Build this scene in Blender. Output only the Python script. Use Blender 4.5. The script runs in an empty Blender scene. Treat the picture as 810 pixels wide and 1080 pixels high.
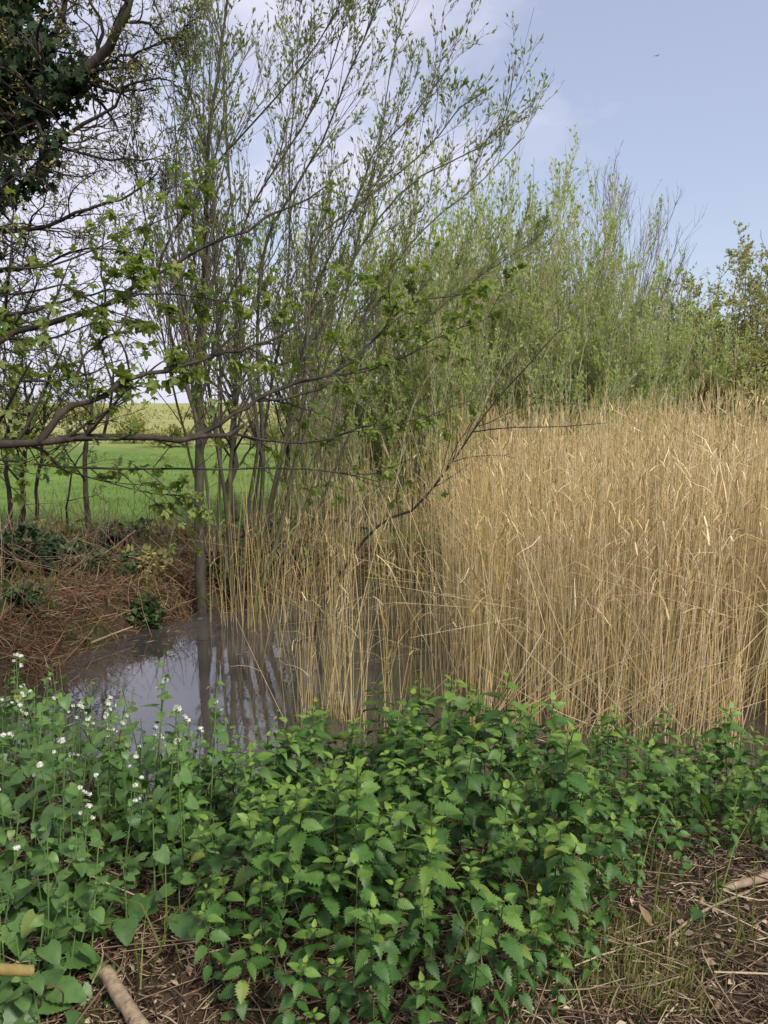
import bpy, math, random
import numpy as np
from mathutils import Vector

rng = np.random.default_rng(11)
random.seed(11)
U = rng.uniform
sc = bpy.context.scene
COL = sc.collection
PI = math.pi

# ------------------------------------------------------------------ camera
FPX = 812.0
PITCH = math.radians(8.0)
CAMZ = 1.6
cd = bpy.data.cameras.new('camera'); cam = bpy.data.objects.new('camera', cd); COL.objects.link(cam)
cam.location = (0, 0, CAMZ); cam.rotation_euler = (PI/2 - PITCH, 0, 0)
cd.sensor_fit = 'VERTICAL'; cd.sensor_height = 24; cd.lens = 24*FPX/1080
cd.clip_start = 0.05; cd.clip_end = 4000
sc.camera = cam
cp, sp = math.cos(PITCH), math.sin(PITCH)

def px(u, v, Y):
    """the place seen at (u, v) of the 810 x 1080 photograph, Y metres ahead"""
    dx = (u-405)/FPX; dy = (540-v)/FPX
    d = np.array([dx, cp + dy*sp, -sp + dy*cp])
    return np.array([0, 0, CAMZ]) + d*(Y/d[1])

def proj(p):
    x, y, z = p[..., 0], p[..., 1], p[..., 2]-CAMZ
    f = y*cp - z*sp; u = y*sp + z*cp
    return 405 + FPX*x/f, 540 - FPX*u/f

# ------------------------------------------------------------------ noise + terrain
def vnoise(x, y, seed=0):
    """smooth value noise, -1..1"""
    xi = np.floor(x).astype(int); yi = np.floor(y).astype(int)
    fx = x-xi; fy = y-yi
    fx = fx*fx*(3-2*fx); fy = fy*fy*(3-2*fy)
    def h(a, b):
        n = (a*374761393 + b*668265263 + seed*974711) & 0x7fffffff
        n = ((n ^ (n >> 13))*1274126177) & 0x7fffffff
        return ((n ^ (n >> 16)) & 0xffff)/32767.5 - 1
    a = h(xi, yi); b = h(xi+1, yi); c = h(xi, yi+1); d = h(xi+1, yi+1)
    return (a*(1-fx)+b*fx)*(1-fy) + (c*(1-fx)+d*fx)*fy

def fbm(x, y, s=1.0, o=3, seed=0):
    t = 0; amp = 1
    for k in range(o):
        t = t + amp*vnoise(x*s, y*s, seed+k); s *= 2.1; amp *= .5
    return t

WZ = -0.35
def pond(x, y):
    """positive inside the pond, metres from its edge"""
    yn = 3.80 + .34*np.clip((-x-1.1)/.6, 0, 1) + .16*np.sin(x*1.7+.4) + .05*np.sin(x*5.1) - .25*np.clip(-x-1.0, 0, 2)*0
    xl = np.interp(y, [3, 4.2, 5.1, 5.7, 6.3, 6.9, 7.4, 9], [-2.6, -2.5, -2.22, -2.30, -2.05, -1.70, -1.6, -1.6])
    yb = np.interp(x, [-3, -1.7, -1.2, -.4, .6, 2, 5], [7.0, 7.0, 7.25, 7.7, 8.6, 9.6, 10.2])
    d = np.minimum(np.minimum(np.minimum(y-yn, yb-y), x-xl), 7.5-x)
    return d + .10*fbm(x, y, 1.6, 3, 5)

def ground_z(x, y):
    x = np.asarray(x, float); y = np.asarray(y, float)
    d = pond(x, y)
    t = np.clip((d+.55)/.95, 0, 1); t = t*t*(3-2*t)
    far = np.clip((y-7)/4, 0, 1)
    bank = -.02 - .10*np.clip((y-5)/2, 0, 1) - .20*np.clip((y-2.2)/1.3, 0, 1)*np.clip((5.2-y)/1, 0, 1)*(1-.45*np.clip((-x-.9)/.6, 0, 1)) + .05*fbm(x, y, .7, 3, 2)*np.clip(1-(y-8)/30, .1, 1)
    bank = bank + .03*np.exp(-((x+2.6)**2/.8 + (y-7.0)**2/.5))
    micro = .016*fbm(x, y, 7, 3, 9)*np.clip((12-y)/6, 0, 1)
    far_rise = .0016*np.clip(y-30, 0, None) * 1.0 + .25*fbm(x, y, .015, 2, 4)*np.clip((y-30)/60, 0, 1)
    return bank*(1-t) + (-.80)*t + micro + far_rise*np.clip((y-20)/20, 0, 1)

# ------------------------------------------------------------------ mesh buffer
class MB:
    def __init__(s):
        s.v = []; s.q = []; s.t = []; s.r = []; s.a = []; s.n = 0
    def add(s, V, Q=None, T=None, rnd=None, aux=None):
        V = np.asarray(V, float).reshape(-1, 3); m = len(V)
        s.v.append(V)
        if Q is not None and len(Q): s.q.append(np.asarray(Q, np.int64)+s.n)
        if T is not None and len(T): s.t.append(np.asarray(T, np.int64)+s.n)
        s.r.append(np.broadcast_to(np.asarray(0. if rnd is None else rnd, float), (m,)))
        s.a.append(np.broadcast_to(np.asarray(0. if aux is None else aux, float), (m,)))
        s.n += m
    def tubes(s, P, R, sides=4, rnd=None, aux=None, caps=False):
        P = np.asarray(P, float); R = np.asarray(R, float)
        if P.ndim == 2: P = P[None]; R = R[None]
        N, k, _ = P.shape
        if N == 0: return
        T = np.gradient(P, axis=1); T /= np.linalg.norm(T, axis=2, keepdims=True)+1e-9
        D = P[:, -1]-P[:, 0]
        D /= np.linalg.norm(D, axis=1, keepdims=True)+1e-9
        ref = np.where(np.abs(D[:, 2:3]) > .75, np.array([[1., 0.13, 0]]), np.array([[0, 0.1, 1.]]))
        n = np.cross(T, ref[:, None, :]); n /= np.linalg.norm(n, axis=2, keepdims=True)+1e-9
        b = np.cross(T, n)
        ang = np.arange(sides)*2*PI/sides
        ring = n[:, :, None, :]*np.cos(ang)[None, None, :, None] + b[:, :, None, :]*np.sin(ang)[None, None, :, None]
        V = P[:, :, None, :] + ring*R[:, :, None, None]
        i = np.arange(k-1)[:, None]*sides; j = np.arange(sides)[None, :]; j2 = (j+1) % sides
        q = np.stack([i+j, i+j2, i+sides+j2, i+sides+j], -1).reshape(-1, 4)
        Q = (np.arange(N)[:, None, None]*(k*sides) + q[None]).reshape(-1, 4)
        rr = None if rnd is None else np.repeat(np.broadcast_to(rnd, (N,)), k*sides)
        if aux is None: aa = np.tile(np.repeat(np.linspace(0, 1, k), sides), N)
        else: aa = np.repeat(np.broadcast_to(aux, (N,)), k*sides)
        tr = []
        if caps:
            for m in range(N):
                for e in (0, k-1):
                    o = m*k*sides + e*sides
                    for c in range(1, sides-1): tr.append((o, o+c, o+c+1))
        s.add(V, Q, tr, rr, aa)
    def inst(s, tpl, O, X, Y, Z, S, rnd=None, aux=None):
        V, Q, T = tpl[:3]
        O = np.asarray(O); N = len(O); m = len(V)
        if N == 0: return
        S = np.broadcast_to(np.asarray(S, float), (N,))[:, None, None]
        W = (V[None, :, 0, None]*X[:, None] + V[None, :, 1, None]*Y[:, None] + V[None, :, 2, None]*Z[:, None])*S + O[:, None]
        off = np.arange(N)[:, None, None]*m
        q = None if Q is None or not len(Q) else (off+np.asarray(Q)[None]).reshape(-1, 4)
        t = None if T is None or not len(T) else (off+np.asarray(T)[None]).reshape(-1, 3)
        rr = np.repeat(U(0, 1, N) if rnd is None else np.broadcast_to(rnd, (N,)), m)
        aa = np.repeat(np.zeros(N) if aux is None else np.broadcast_to(aux, (N,)), m)
        s.add(W.reshape(-1, 3), q, t, rr, aa)
    def mesh(s, name, mat, smooth=True):
        V = np.concatenate(s.v); q = np.concatenate(s.q) if s.q else np.zeros((0, 4), int)
        t = np.concatenate(s.t) if s.t else np.zeros((0, 3), int)
        me = bpy.data.meshes.new(name)
        me.vertices.add(len(V)); me.vertices.foreach_set('co', V.ravel())
        nl = q.size+t.size; me.loops.add(nl)
        me.loops.foreach_set('vertex_index', np.concatenate([q.ravel(), t.ravel()]).astype(np.int32))
        me.polygons.add(len(q)+len(t))
        me.polygons.foreach_set('loop_start', np.concatenate([np.arange(len(q))*4, q.size+np.arange(len(t))*3]).astype(np.int32))
        me.polygons.foreach_set('use_smooth', np.full(len(q)+len(t), smooth))
        for nm, arr in (('rnd', s.r), ('aux', s.a)):
            at = me.attributes.new(nm, 'FLOAT', 'POINT'); at.data.foreach_set('value', np.concatenate(arr).astype(np.float32))
        me.update(calc_edges=True)
        if mat: me.materials.append(mat)
        return me
    def build(s, name, mat, parent=None, smooth=True):
        return link(name, s.mesh(name, mat, smooth), parent)

def link(name, data, parent=None):
    o = bpy.data.objects.new(name, data); COL.objects.link(o)
    if parent: o.parent = parent
    return o
def tag(o, label=None, cat=None, group=None, kind=None):
    if label: o['label'] = label
    if cat: o['category'] = cat
    if group: o['group'] = group
    if kind: o['kind'] = kind
    return o
def thing(name, label, cat, group=None, loc=(0, 0, 0)):
    o = link(name, None); o.location = loc
    return tag(o, label, cat, group)
def recentre(o, loc):
    """put the origin of a mesh built in world space at its base"""
    loc = Vector(loc)
    n = len(o.data.vertices); a = np.empty(n*3); o.data.vertices.foreach_get('co', a)
    a = a.reshape(-1, 3)-np.array(loc); o.data.vertices.foreach_set('co', a.ravel()); o.data.update()
    o.location = loc

# ------------------------------------------------------------------ materials
class NT:
    def __init__(s, name):
        s.m = bpy.data.materials.new(name); s.m.use_nodes = True; s.t = s.m.node_tree; s.t.nodes.clear()
        s.out = s.n('ShaderNodeOutputMaterial')
    def n(s, kind, **kw):
        x = s.t.nodes.new(kind)
        for k, v in kw.items(): setattr(x, k, v)
        return x
    def l(s, a, b): s.t.links.new(a, b)
    def attr(s, name): return s.n('ShaderNodeAttribute', attribute_name=name).outputs['Fac']
    def math(s, op, a, b=None, c=None):
        x = s.n('ShaderNodeMath', operation=op)
        for i, v in enumerate((a, b, c)):
            if v is None: continue
            if isinstance(v, (int, float)): x.inputs[i].default_value = v
            else: s.l(v, x.inputs[i])
        return x.outputs[0]
    def ramp(s, fac, stops, interp='LINEAR'):
        x = s.n('ShaderNodeValToRGB'); x.color_ramp.interpolation = interp
        e = x.color_ramp.elements
        while len(e) < len(stops): e.new(.5)
        for el, (p, c) in zip(e, stops): el.position = p; el.color = (*c, 1)
        s.l(fac, x.inputs[0]); return x.outputs[0]
    def noise(s, scale, detail=4, vec=None, rough=.55):
        x = s.n('ShaderNodeTexNoise'); x.inputs['Scale'].default_value = scale; x.inputs['Detail'].default_value = detail
        x.inputs['Roughness'].default_value = rough
        if vec is not None: s.l(vec, x.inputs['Vector'])
        return x.outputs['Fac']
    def mix(s, f, a, b, mode='MIX'):
        x = s.n('ShaderNodeMix', data_type='RGBA', blend_type=mode)
        for i, v in ((0, f), (6, a), (7, b)):
            if isinstance(v, (int, float)): x.inputs[i].default_value = v
            elif isinstance(v, tuple): x.inputs[i].default_value = (*v, 1)
            else: s.l(v, x.inputs[i])
        return x.outputs[2]
    def bsdf(s, col, rough=.6, spec=.4, bump=None, bstr=.3, bdist=.01, trans=0., tcol=None):
        p = s.n('ShaderNodeBsdfPrincipled')
        if isinstance(col, tuple): p.inputs['Base Color'].default_value = (*col, 1)
        else: s.l(col, p.inputs['Base Color'])
        if isinstance(rough, (int, float)): p.inputs['Roughness'].default_value = rough
        else: s.l(rough, p.inputs['Roughness'])
        p.inputs['Specular IOR Level'].default_value = spec
        nrm = None
        if bump is not None:
            b = s.n('ShaderNodeBump'); b.inputs['Strength'].default_value = bstr; b.inputs['Distance'].default_value = bdist
            s.l(bump, b.inputs['Height']); nrm = b.outputs[0]; s.l(nrm, p.inputs['Normal'])
        sh = p.outputs[0]
        if trans:
            t = s.n('ShaderNodeBsdfTranslucent')
            c = col if tcol is None else tcol
            if isinstance(c, tuple): t.inputs[0].default_value = (*c, 1)
            else: s.l(c, t.inputs[0])
            mx = s.n('ShaderNodeMixShader'); mx.inputs[0].default_value = trans
            s.l(sh, mx.inputs[1]); s.l(t.outputs[0], mx.inputs[2]); sh = mx.outputs[0]
        s.l(sh, s.out.inputs[0]); return s.m
    def rnd(s):
        """a random number that differs for every object and for every piece inside a mesh"""
        oi = s.n('ShaderNodeObjectInfo').outputs['Random']
        return s.math('FRACT', s.math('ADD', oi, s.attr('rnd')))

def leaf_mat(name, dark, mid, light, young, rough=.45, trans=.28, spec=.45, wave=0.0):
    t = NT(name); r = t.rnd()
    c = t.ramp(r, [(0, dark), (.5, mid), (.985, light), (1, tuple(.6*q+.4*w for q, w in zip(light, (.42, .33, .05))))])
    c = t.mix(t.attr('aux'), c, young)
    ob = t.n('ShaderNodeTexCoord').outputs['Object']
    n = t.noise(38, 3, ob)
    c = t.mix(.55, c, t.ramp(n, [(.3, (.62, .62, .6)), (.7, (1.18, 1.2, 1.1))]), 'MULTIPLY')
    tc = t.mix(1.0, c, (1.3, 1.5, .5), 'MULTIPLY')
    return t.bsdf(c, rough, spec, bump=t.noise(150, 2, ob), bstr=.25, bdist=.003, trans=trans, tcol=tc)

def bark_mat(name, a, b, moss=None, scale=18):
    t = NT(name); g = t.n('ShaderNodeTexCoord').outputs['Object']
    mp = t.n('ShaderNodeMapping'); mp.inputs['Scale'].default_value = (1, 1, .25); t.l(g, mp.inputs[0])
    n = t.noise(scale, 6, mp.outputs[0], .65)
    c = t.ramp(n, [(.32, a), (.68, b)])
    if moss:
        m = t.ramp(t.noise(5, 4, g), [(.48, (0, 0, 0)), (.62, (1, 1, 1))])
        c = t.mix(m, c, moss)
    return t.bsdf(c, .9, .15, bump=n, bstr=.6, bdist=.01)

M = {}
M['nettle'] = leaf_mat('nettle_leaf', (.036, .094, .020), (.060, .142, .028), (.098, .192, .040), (.20, .31, .05), .50, .24, .42)
M['nettle_stem'] = NT('nettle_stem').bsdf((.06, .10, .03), .6, .3)
M['mustard'] = leaf_mat('garlic_mustard_leaf', (.062, .130, .034), (.085, .170, .046), (.115, .21, .06), (.16, .26, .06), .45, .28, .45)
M['mustard_stem'] = NT('mustard_stem').bsdf((.10, .17, .05), .55, .3)
M['petal'] = NT('white_petal').bsdf((.70, .70, .60), .6, .2, trans=.2)
M['maple'] = leaf_mat('maple_leaf', (.115, .17, .04), (.165, .225, .055), (.23, .29, .075), (.30, .30, .09), .5, .42, .35)
M['willow'] = leaf_mat('willow_leaf', (.19, .23, .10), (.25, .30, .13), (.33, .37, .18), (.17, .17, .07), .6, .35, .25)
M['thicket'] = leaf_mat('thicket_leaf', (.30, .36, .15), (.39, .45, .21), (.48, .53, .30), (.44, .42, .22), .75, .48, .2)
M['olive'] = leaf_mat('olive_leaf', (.20, .21, .07), (.30, .295, .11), (.40, .37, .16), (.42, .33, .18), .6, .3, .25)
M['ivy'] = leaf_mat('ivy_leaf', (.014, .032, .014), (.022, .048, .019), (.038, .068, .026), (.06, .085, .028), .58, .10, .2)
M['evergreen'] = leaf_mat('evergreen_leaf', (.07, .11, .04), (.12, .16, .06), (.18, .22, .09), (.16, .17, .06), .5, .25, .3)
M['bramble'] = leaf_mat('bramble_leaf', (.022, .055, .020), (.038, .085, .028), (.065, .120, .038), (.10, .15, .04), .45, .2, .4)
M['bark_dark'] = bark_mat('dark_bark', (.022, .018, .014), (.085, .070, .054))
M['bark_grey'] = bark_mat('grey_bark', (.055, .045, .036), (.155, .135, .105), (.075, .082, .036))
M['bark_olive'] = bark_mat('olive_bark', (.060, .055, .028), (.160, .145, .075), (.085, .10, .035))
M['bark_willow'] = bark_mat('willow_bark', (.032, .028, .022), (.105, .092, .070), (.06, .066, .026))
M['twig'] = NT('twig').bsdf((.115, .098, .072), .8, .2)
M['twig_dark'] = NT('dark_twig').bsdf((.045, .036, .028), .8, .2)
def twig_green():
    t = NT('green_twig'); c = t.ramp(t.rnd(), [(0, (.27, .26, .14)), (.5, (.38, .36, .20)), (1, (.42, .38, .26))])
    return t.bsdf(c, .75, .2)
M['twig_green'] = twig_green()
def straw_mat(name, stops, rough=.65, trans=.0):
    t = NT(name); c = t.ramp(t.rnd(), stops)
    ob = t.n('ShaderNodeTexCoord').outputs['Object']
    c = t.mix(.6, c, t.ramp(t.noise(9, 3, ob), [(.3, (.7, .66, .6)), (.7, (1.15, 1.15, 1.12))]), 'MULTIPLY')
    return t.bsdf(c, rough, .3, trans=trans)
M['reed'] = straw_mat('dry_reed', [(0, (.32, .25, .10)), (.25, (.55, .42, .19)), (.6, (.71, .55, .295)), (.85, (.82, .68, .44)), (1, (.46, .42, .21))])
M['reed_olive'] = straw_mat('olive_reed', [(0, (.26, .21, .07)), (.3, (.44, .33, .12)), (.7, (.60, .44, .18)), (1, (.36, .34, .12))])
M['straw'] = straw_mat('straw', [(0, (.050, .030, .020)), (.4, (.15, .095, .058)), (.75, (.30, .215, .14)), (1, (.50, .40, .27))], .75)
M['bracken'] = straw_mat('dead_bracken', [(0, (.060, .030, .018)), (.4, (.150, .080, .046)), (.75, (.25, .150, .085)), (.9, (.40, .29, .17)), (1, (.13, .14, .045))], .85)
M['grass'] = leaf_mat('grass_blade', (.10, .17, .03), (.145, .235, .042), (.20, .285, .06), (.28, .27, .10), .6, .3, .25)

def ground_mat():
    t = NT('ground_soil')
    g = t.n('ShaderNodeNewGeometry').outputs['Position']
    sep = t.n('ShaderNodeSeparateXYZ'); t.l(g, sep.inputs[0]); y = sep.outputs[1]
    n1 = t.noise(2.2, 6, g); n2 = t.noise(30, 5, g, .7)
    soil = t.ramp(n2, [(.25, (.018, .011, .008)), (.5, (.050, .031, .021)), (.75, (.105, .070, .046))])
    moss = t.mix(t.ramp(n1, [(.42, (0, 0, 0)), (.65, (1, 1, 1))]), soil, (.055, .062, .022))
    nf = t.noise(.35, 5, g)
    grass = t.ramp(nf, [(.3, (.105, .18, .036)), (.6, (.145, .235, .048)), (.8, (.20, .265, .065))])
    pale = t.ramp(t.noise(.12, 4, g), [(.3, (.22, .26, .075)), (.6, (.33, .32, .13)), (.85, (.20, .27, .07))])
    yn = t.math('ADD', y, t.math('MULTIPLY', t.math('SUBTRACT', nf, .5), 3.0))
    def step(a, b):
        m = t.n('ShaderNodeMapRange', interpolation_type='SMOOTHSTEP'); m.inputs[1].default_value = a; m.inputs[2].default_value = b
        t.l(yn, m.inputs[0]); return m.outputs[0]
    grass = t.mix(t.ramp(t.noise(1.1, 5, g, .65), [(.40, (0, 0, 0)), (.68, (.75, .75, .75))]), grass, (.105, .135, .04))
    c = t.mix(step(8.6, 10.5), moss, grass)
    c = t.mix(step(26, 40), c, pale)
    return t.bsdf(c, .95, .1, bump=n2, bstr=.8, bdist=.02)

def water_mat():
    t = NT('murky_water')
    g = t.n('ShaderNodeNewGeometry').outputs['Position']
    n = t.noise(7, 3, g)
    film = t.ramp(t.noise(1.3, 5, g), [(.42, (0, 0, 0)), (.7, (1, 1, 1))])
    c = t.mix(film, (.045, .040, .036), (.085, .074, .064))
    r = t.math('MULTIPLY_ADD', film, .05, .02)
    m = t.bsdf(c, r, .5, bump=n, bstr=.10, bdist=.006)
    p = [x for x in t.t.nodes if x.type == 'BSDF_PRINCIPLED'][0]; p.inputs['IOR'].default_value = 2.5
    return m

# ------------------------------------------------------------------ leaf templates (length 1 along y)
def strip_leaf(prof, rows, tooth=0., droop=.25, fold=.25, pucker=.02, heart=0.):
    s = np.linspace(0, 1, rows); V = []
    for i, a in enumerate(s):
        w = prof(a)
        if 0 < i < rows-1: w *= 1 + (tooth if i % 2 else -tooth)
        yb = a + (tooth*.12 if i % 2 else 0)
        back = heart*max(0, 1-a/.25)
        pk = pucker*(1 if i % 2 else -1)
        z = -droop*a*a
        for f, k in ((-1, 1.), (-.5, .5), (0, 0.), (.5, .5), (1, 1.)):
            V.append((f*w, yb - back*abs(f)**1.5 - (.0 if f else 0), z + fold*abs(f)*w - .35*fold*(abs(f)*w)**2*4 + (pk if abs(f) == .5 else 0)))
    Q = []
    for i in range(rows-1):
        for j in range(4):
            a = i*5+j; Q.append((a, a+1, a+6, a+5))
    return np.array(V), np.array(Q), None

def nettle_prof(a): return .355*(math.sin(PI*min(1, a**.58))**.85)*(1-.15*a)+.003
def mustard_prof(a): return .50*(math.sin(PI*min(1, (a*.97+.03)**.50))**.70)+.004
NETTLE = [strip_leaf(nettle_prof, 17, .19, d, f, .030, .16) for d, f in ((.18, .35), (.38, .25), (.55, .4))]
MUSTARD = [strip_leaf(mustard_prof, 15, .055, d, f, .016, .17) for d, f in ((.15, .22), (.35, .18), (.5, .3))]
BRAMBLE = strip_leaf(nettle_prof, 9, .10, .25, .3, .02, .04)

def lobed(radii, angs, fold=.10, droop=.2):
    V = [(0, 0, 0)]
    for i, (r, a) in enumerate(zip(radii, angs)):
        a = math.radians(a); x = r*math.sin(a); y = r*math.cos(a)
        V.append((x, y+.12, -droop*r*r + (fold*r if i % 2 else -fold*.4*r)))
    T = [(0, i, i+1) for i in range(1, len(radii))]
    return np.array(V), None, np.array(T)
MAPLE = [lobed([.30, .50, .36, .62, .78, .60, .44, .70, .82, 1.0, .82, .70, .44, .60, .78, .62, .36, .50, .30],
               [-150, -118, -98, -78, -62, -46, -32, -20, -9, 0, 9, 20, 32, 46, 62, 78, 98, 118, 150], f, d) for f, d in ((.12, .15), (.06, .4), (.2, .6))]
IVY = lobed([.35, .55, .38, .75, .45, 1.0, .45, .75, .38, .55, .35], [-140, -105, -80, -55, -28, 0, 28, 55, 80, 105, 140], .05, .2)
LENS = (np.array([(0, 0, 0), (-.2, .35, .05), (0, .38, -.02), (.2, .35, .05), (-.13, .75, .0), (0, .78, -.06), (.13, .75, .0), (0, 1.05, -.12)], float),
        np.array([(0, 2, 4-3, 4-3)])[:0], np.array([(0, 2, 1), (0, 3, 2), (1, 2, 5), (1, 5, 4), (2, 3, 6), (2, 6, 5), (4, 5, 7), (5, 6, 7)]))
DIAMOND = (np.array([(0, 0, 0), (-.24, .5, .05), (.24, .5, .05), (0, 1, -.06)], float), np.array([(0, 2, 3, 1)]), None)

def unit(v): return v/(np.linalg.norm(v, axis=-1, keepdims=True)+1e-9)
def basis(Y, Zhint):
    Y = unit(Y); X = unit(np.cross(Y, Zhint)); Z = np.cross(X, Y); return X, Y, Z
def rvec(n): return unit(rng.normal(size=(n, 3)))

# ------------------------------------------------------------------ branching
def resample(pts, k):
    pts = np.asarray(pts, float)
    # catmull-rom through the points, then equal steps
    P = np.vstack([2*pts[0]-pts[1], pts, 2*pts[-1]-pts[-2]]); out = []
    for i in range(1, len(P)-2):
        for t in np.linspace(0, 1, 9)[:-1]:
            a, b, c, d = P[i-1], P[i], P[i+1], P[i+2]
            out.append(.5*((2*b)+(-a+c)*t+(2*a-5*b+4*c-d)*t*t+(-a+3*b-3*c+d)*t**3))
    out.append(P[-2]); out = np.array(out)
    L = np.r_[0, np.cumsum(np.linalg.norm(np.diff(out, axis=0), axis=1))]
    s = np.linspace(0, L[-1], k)
    return np.stack([np.interp(s, L, out[:, i]) for i in range(3)], 1)

def spawn(P, R, n, t0=.2, t1=1., ang=.7, asd=.2, lr=.5, k=5, up=0., bend=0., wob=.1, rr=.6, rmin=.0012, lmin=.05, per_len=False, shrink=.55, flat=None):
    """children of the branches P (N,k,3): returns their polylines and radii"""
    N, K, _ = P.shape
    L = np.linalg.norm(np.diff(P, axis=1), axis=2).sum(1)
    cnt = rng.poisson(n*L if per_len else np.zeros(N)+n)
    idx = np.repeat(np.arange(N), cnt); m = len(idx)
    if m == 0: return np.zeros((0, k, 3)), np.zeros((0, k))
    t = U(t0, t1, m); f = t*(K-1); i = np.minimum(f.astype(int), K-2); w = (f-i)[:, None]
    base = P[idx, i]*(1-w)+P[idx, i+1]*w
    tan = unit(P[idx, i+1]-P[idx, i])
    pr = R[idx, i]*(1-w[:, 0])+R[idx, i+1]*w[:, 0]
    r = rng.normal(size=(m, 3))
    if flat is not None: r = r*np.array(flat)
    perp = unit(r - (r*tan).sum(1, keepdims=True)*tan)
    a = rng.normal(ang, asd, m)[:, None]
    d = unit(np.cos(a)*tan + np.sin(a)*perp + np.array([0, 0, up]))
    ln = np.maximum(L[idx]*lr*(1-shrink*t)*U(.55, 1.3, m), lmin)
    C = np.zeros((m, k, 3)); C[:, 0] = base
    cur = d.copy(); st = (ln/(k-1))[:, None]
    for j in range(1, k):
        cur = unit(cur + np.array([0, 0, bend/(k-1)]) + rng.normal(size=(m, 3))*wob)
        C[:, j] = C[:, j-1] + cur*st
    r0 = np.maximum(pr*rr, rmin)
    rad = r0[:, None]*np.linspace(1, .35, k)[None]
    return C, np.maximum(rad, rmin*.55)

def leaves_on(mb, tpl, P, n, size, t0=.2, t1=1., ang=.7, hang=0., young=None, per_len=False, lift=0.):
    N, K, _ = P.shape
    if N == 0: return
    L = np.linalg.norm(np.diff(P, axis=1), axis=2).sum(1)
    cnt = rng.poisson(n*L if per_len else np.full(N, float(n)))
    idx = np.repeat(np.arange(N), cnt); m = len(idx)
    if not m: return
    t = U(t0, t1, m); f = t*(K-1); i = np.minimum(f.astype(int), K-2); w = (f-i)[:, None]
    base = P[idx, i]*(1-w)+P[idx, i+1]*w; tan = unit(P[idx, i+1]-P[idx, i])
    r = rng.normal(size=(m, 3)); perp = unit(r-(r*tan).sum(1, keepdims=True)*tan)
    a = np.abs(rng.normal(ang, .3, m))[:, None]
    Y = unit(np.cos(a)*tan+np.sin(a)*perp+np.array([0, 0, -hang+lift]))
    X, Y, Z = basis(Y, unit(np.array([0, 0, 1.])+.6*rng.normal(size=(m, 3))))
    S = rng.normal(1, .25, m).clip(.45, 1.6)*size
    tp = tpl if isinstance(tpl, list) else [tpl]
    pick = rng.integers(0, len(tp), m)
    for q in range(len(tp)):
        s = pick == q
        yv = U(0, 1, s.sum())**3*.6 if young is None else young
        mb.inst(tp[q], base[s], X[s], Y[s], Z[s], S[s], aux=yv)

def stack(*PR): return np.concatenate([p for p, r in PR]), np.concatenate([r for p, r in PR])

# ================================================================== THE SETTING
def grid_axis(a, b, fine, growth, lim):
    xs = list(np.arange(a, b+1e-6, fine)); s = fine
    while xs[-1] < lim: s *= growth; xs.append(xs[-1]+s)
    return np.array(xs)
xs_p = grid_axis(0, 4.0, .05, 1.16, 900); xs = np.r_[-xs_p[:0:-1], xs_p]
ys = grid_axis(1.0, 9.0, .05, 1.12, 1800); ys_b = np.array([-60, -20, -8, -3, -1, 0, .5]); ys = np.r_[ys_b, ys]
GX, GY = np.meshgrid(xs, ys)
GZ = ground_z(GX, GY)
nx, ny = len(xs), len(ys)
b = MB(); ii = np.arange(ny-1)[:, None]*nx+np.arange(nx-1)[None]
b.add(np.stack([GX, GY, GZ], -1), np.stack([ii, ii+1, ii+nx+1, ii+nx], -1).reshape(-1, 4))
g = b.build('ground', ground_mat()); tag(g, 'brown littered soil running back to a bright green field', 'ground', kind='structure')

b = MB()
wx = np.linspace(-4, 9, 27); wy = np.linspace(3.2, 11, 17); WX, WY = np.meshgrid(wx, wy)
ii = np.arange(16)[:, None]*27+np.arange(26)[None]
b.add(np.stack([WX, WY, np.full_like(WX, WZ)], -1), np.stack([ii, ii+1, ii+28, ii+27], -1).reshape(-1, 4))
w = b.build('water', water_mat()); tag(w, 'still dark pond water reflecting pale sky and stems', 'pond', kind='structure')

# ------------------------------------------------------------------ field grass, far hedge
def blades(mb, x, y, z, h, wd, lean=.35, aux=0.):
    n = len(x); a = U(0, 2*PI, n); d = np.stack([np.cos(a), np.sin(a), np.zeros(n)], 1)*(lean*rng.random(n)*h)[:, None]
    s = np.stack([-np.sin(a+1), np.cos(a+1), np.zeros(n)], 1)*wd[:, None]
    o = np.stack([x, y, z], 1); up = np.array([0, 0, 1.])
    V = np.stack([o-s, o+s, o+up*(h*.55)[:, None]+d*.35+s*.7, o+up*(h*.55)[:, None]+d*.35-s*.7, o+up*h[:, None]*.92+d], 1)
    off = np.arange(n)[:, None]*5
    mb.add(V.reshape(-1, 3), (off+np.array([[0, 1, 2, 3]])), (off+np.array([[3, 2, 4]])), np.repeat(U(0, 1, n), 5), aux)

b = MB()
n = 26000; y = 9.2+ (U(0, 1, n)**1.7)*17; x = U(-1, 1, n)*(y*.62+1.5)
k = (pond(x, y) < -.3); x, y = x[k], y[k]; n = len(x)
blades(b, x, y, ground_z(x, y)-.01, U(.03, .085, n)*(1+.5*(fbm(x, y, .6, 2, 31) > .2)), U(.003, .008, n)*(y/10))
tag(b.build('field_grass', M['grass']), 'bright green meadow grass beyond the pond', 'grass', kind='stuff')

def blob_leaves(mb, tpl, cx, cy, cz, rx, ry, rz, n, size, shell=.55):
    d = rvec(n); r = (shell + (1-shell)*rng.random(n))[:, None]
    lump = 1 + .28*np.sin(d[:, :1]*5+cx)*np.cos(d[:, 2:]*6+cy)
    O = np.array([cx, cy, cz]) + d*r*lump*np.array([rx, ry, rz])
    X, Y, Z = basis(rvec(n)+d*.6, d)
    mb.inst(tpl, O, X, Y, Z, rng.normal(1, .25, n).clip(.5, 1.5)*size, aux=U(0, 1, n)**2*.8)

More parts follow.
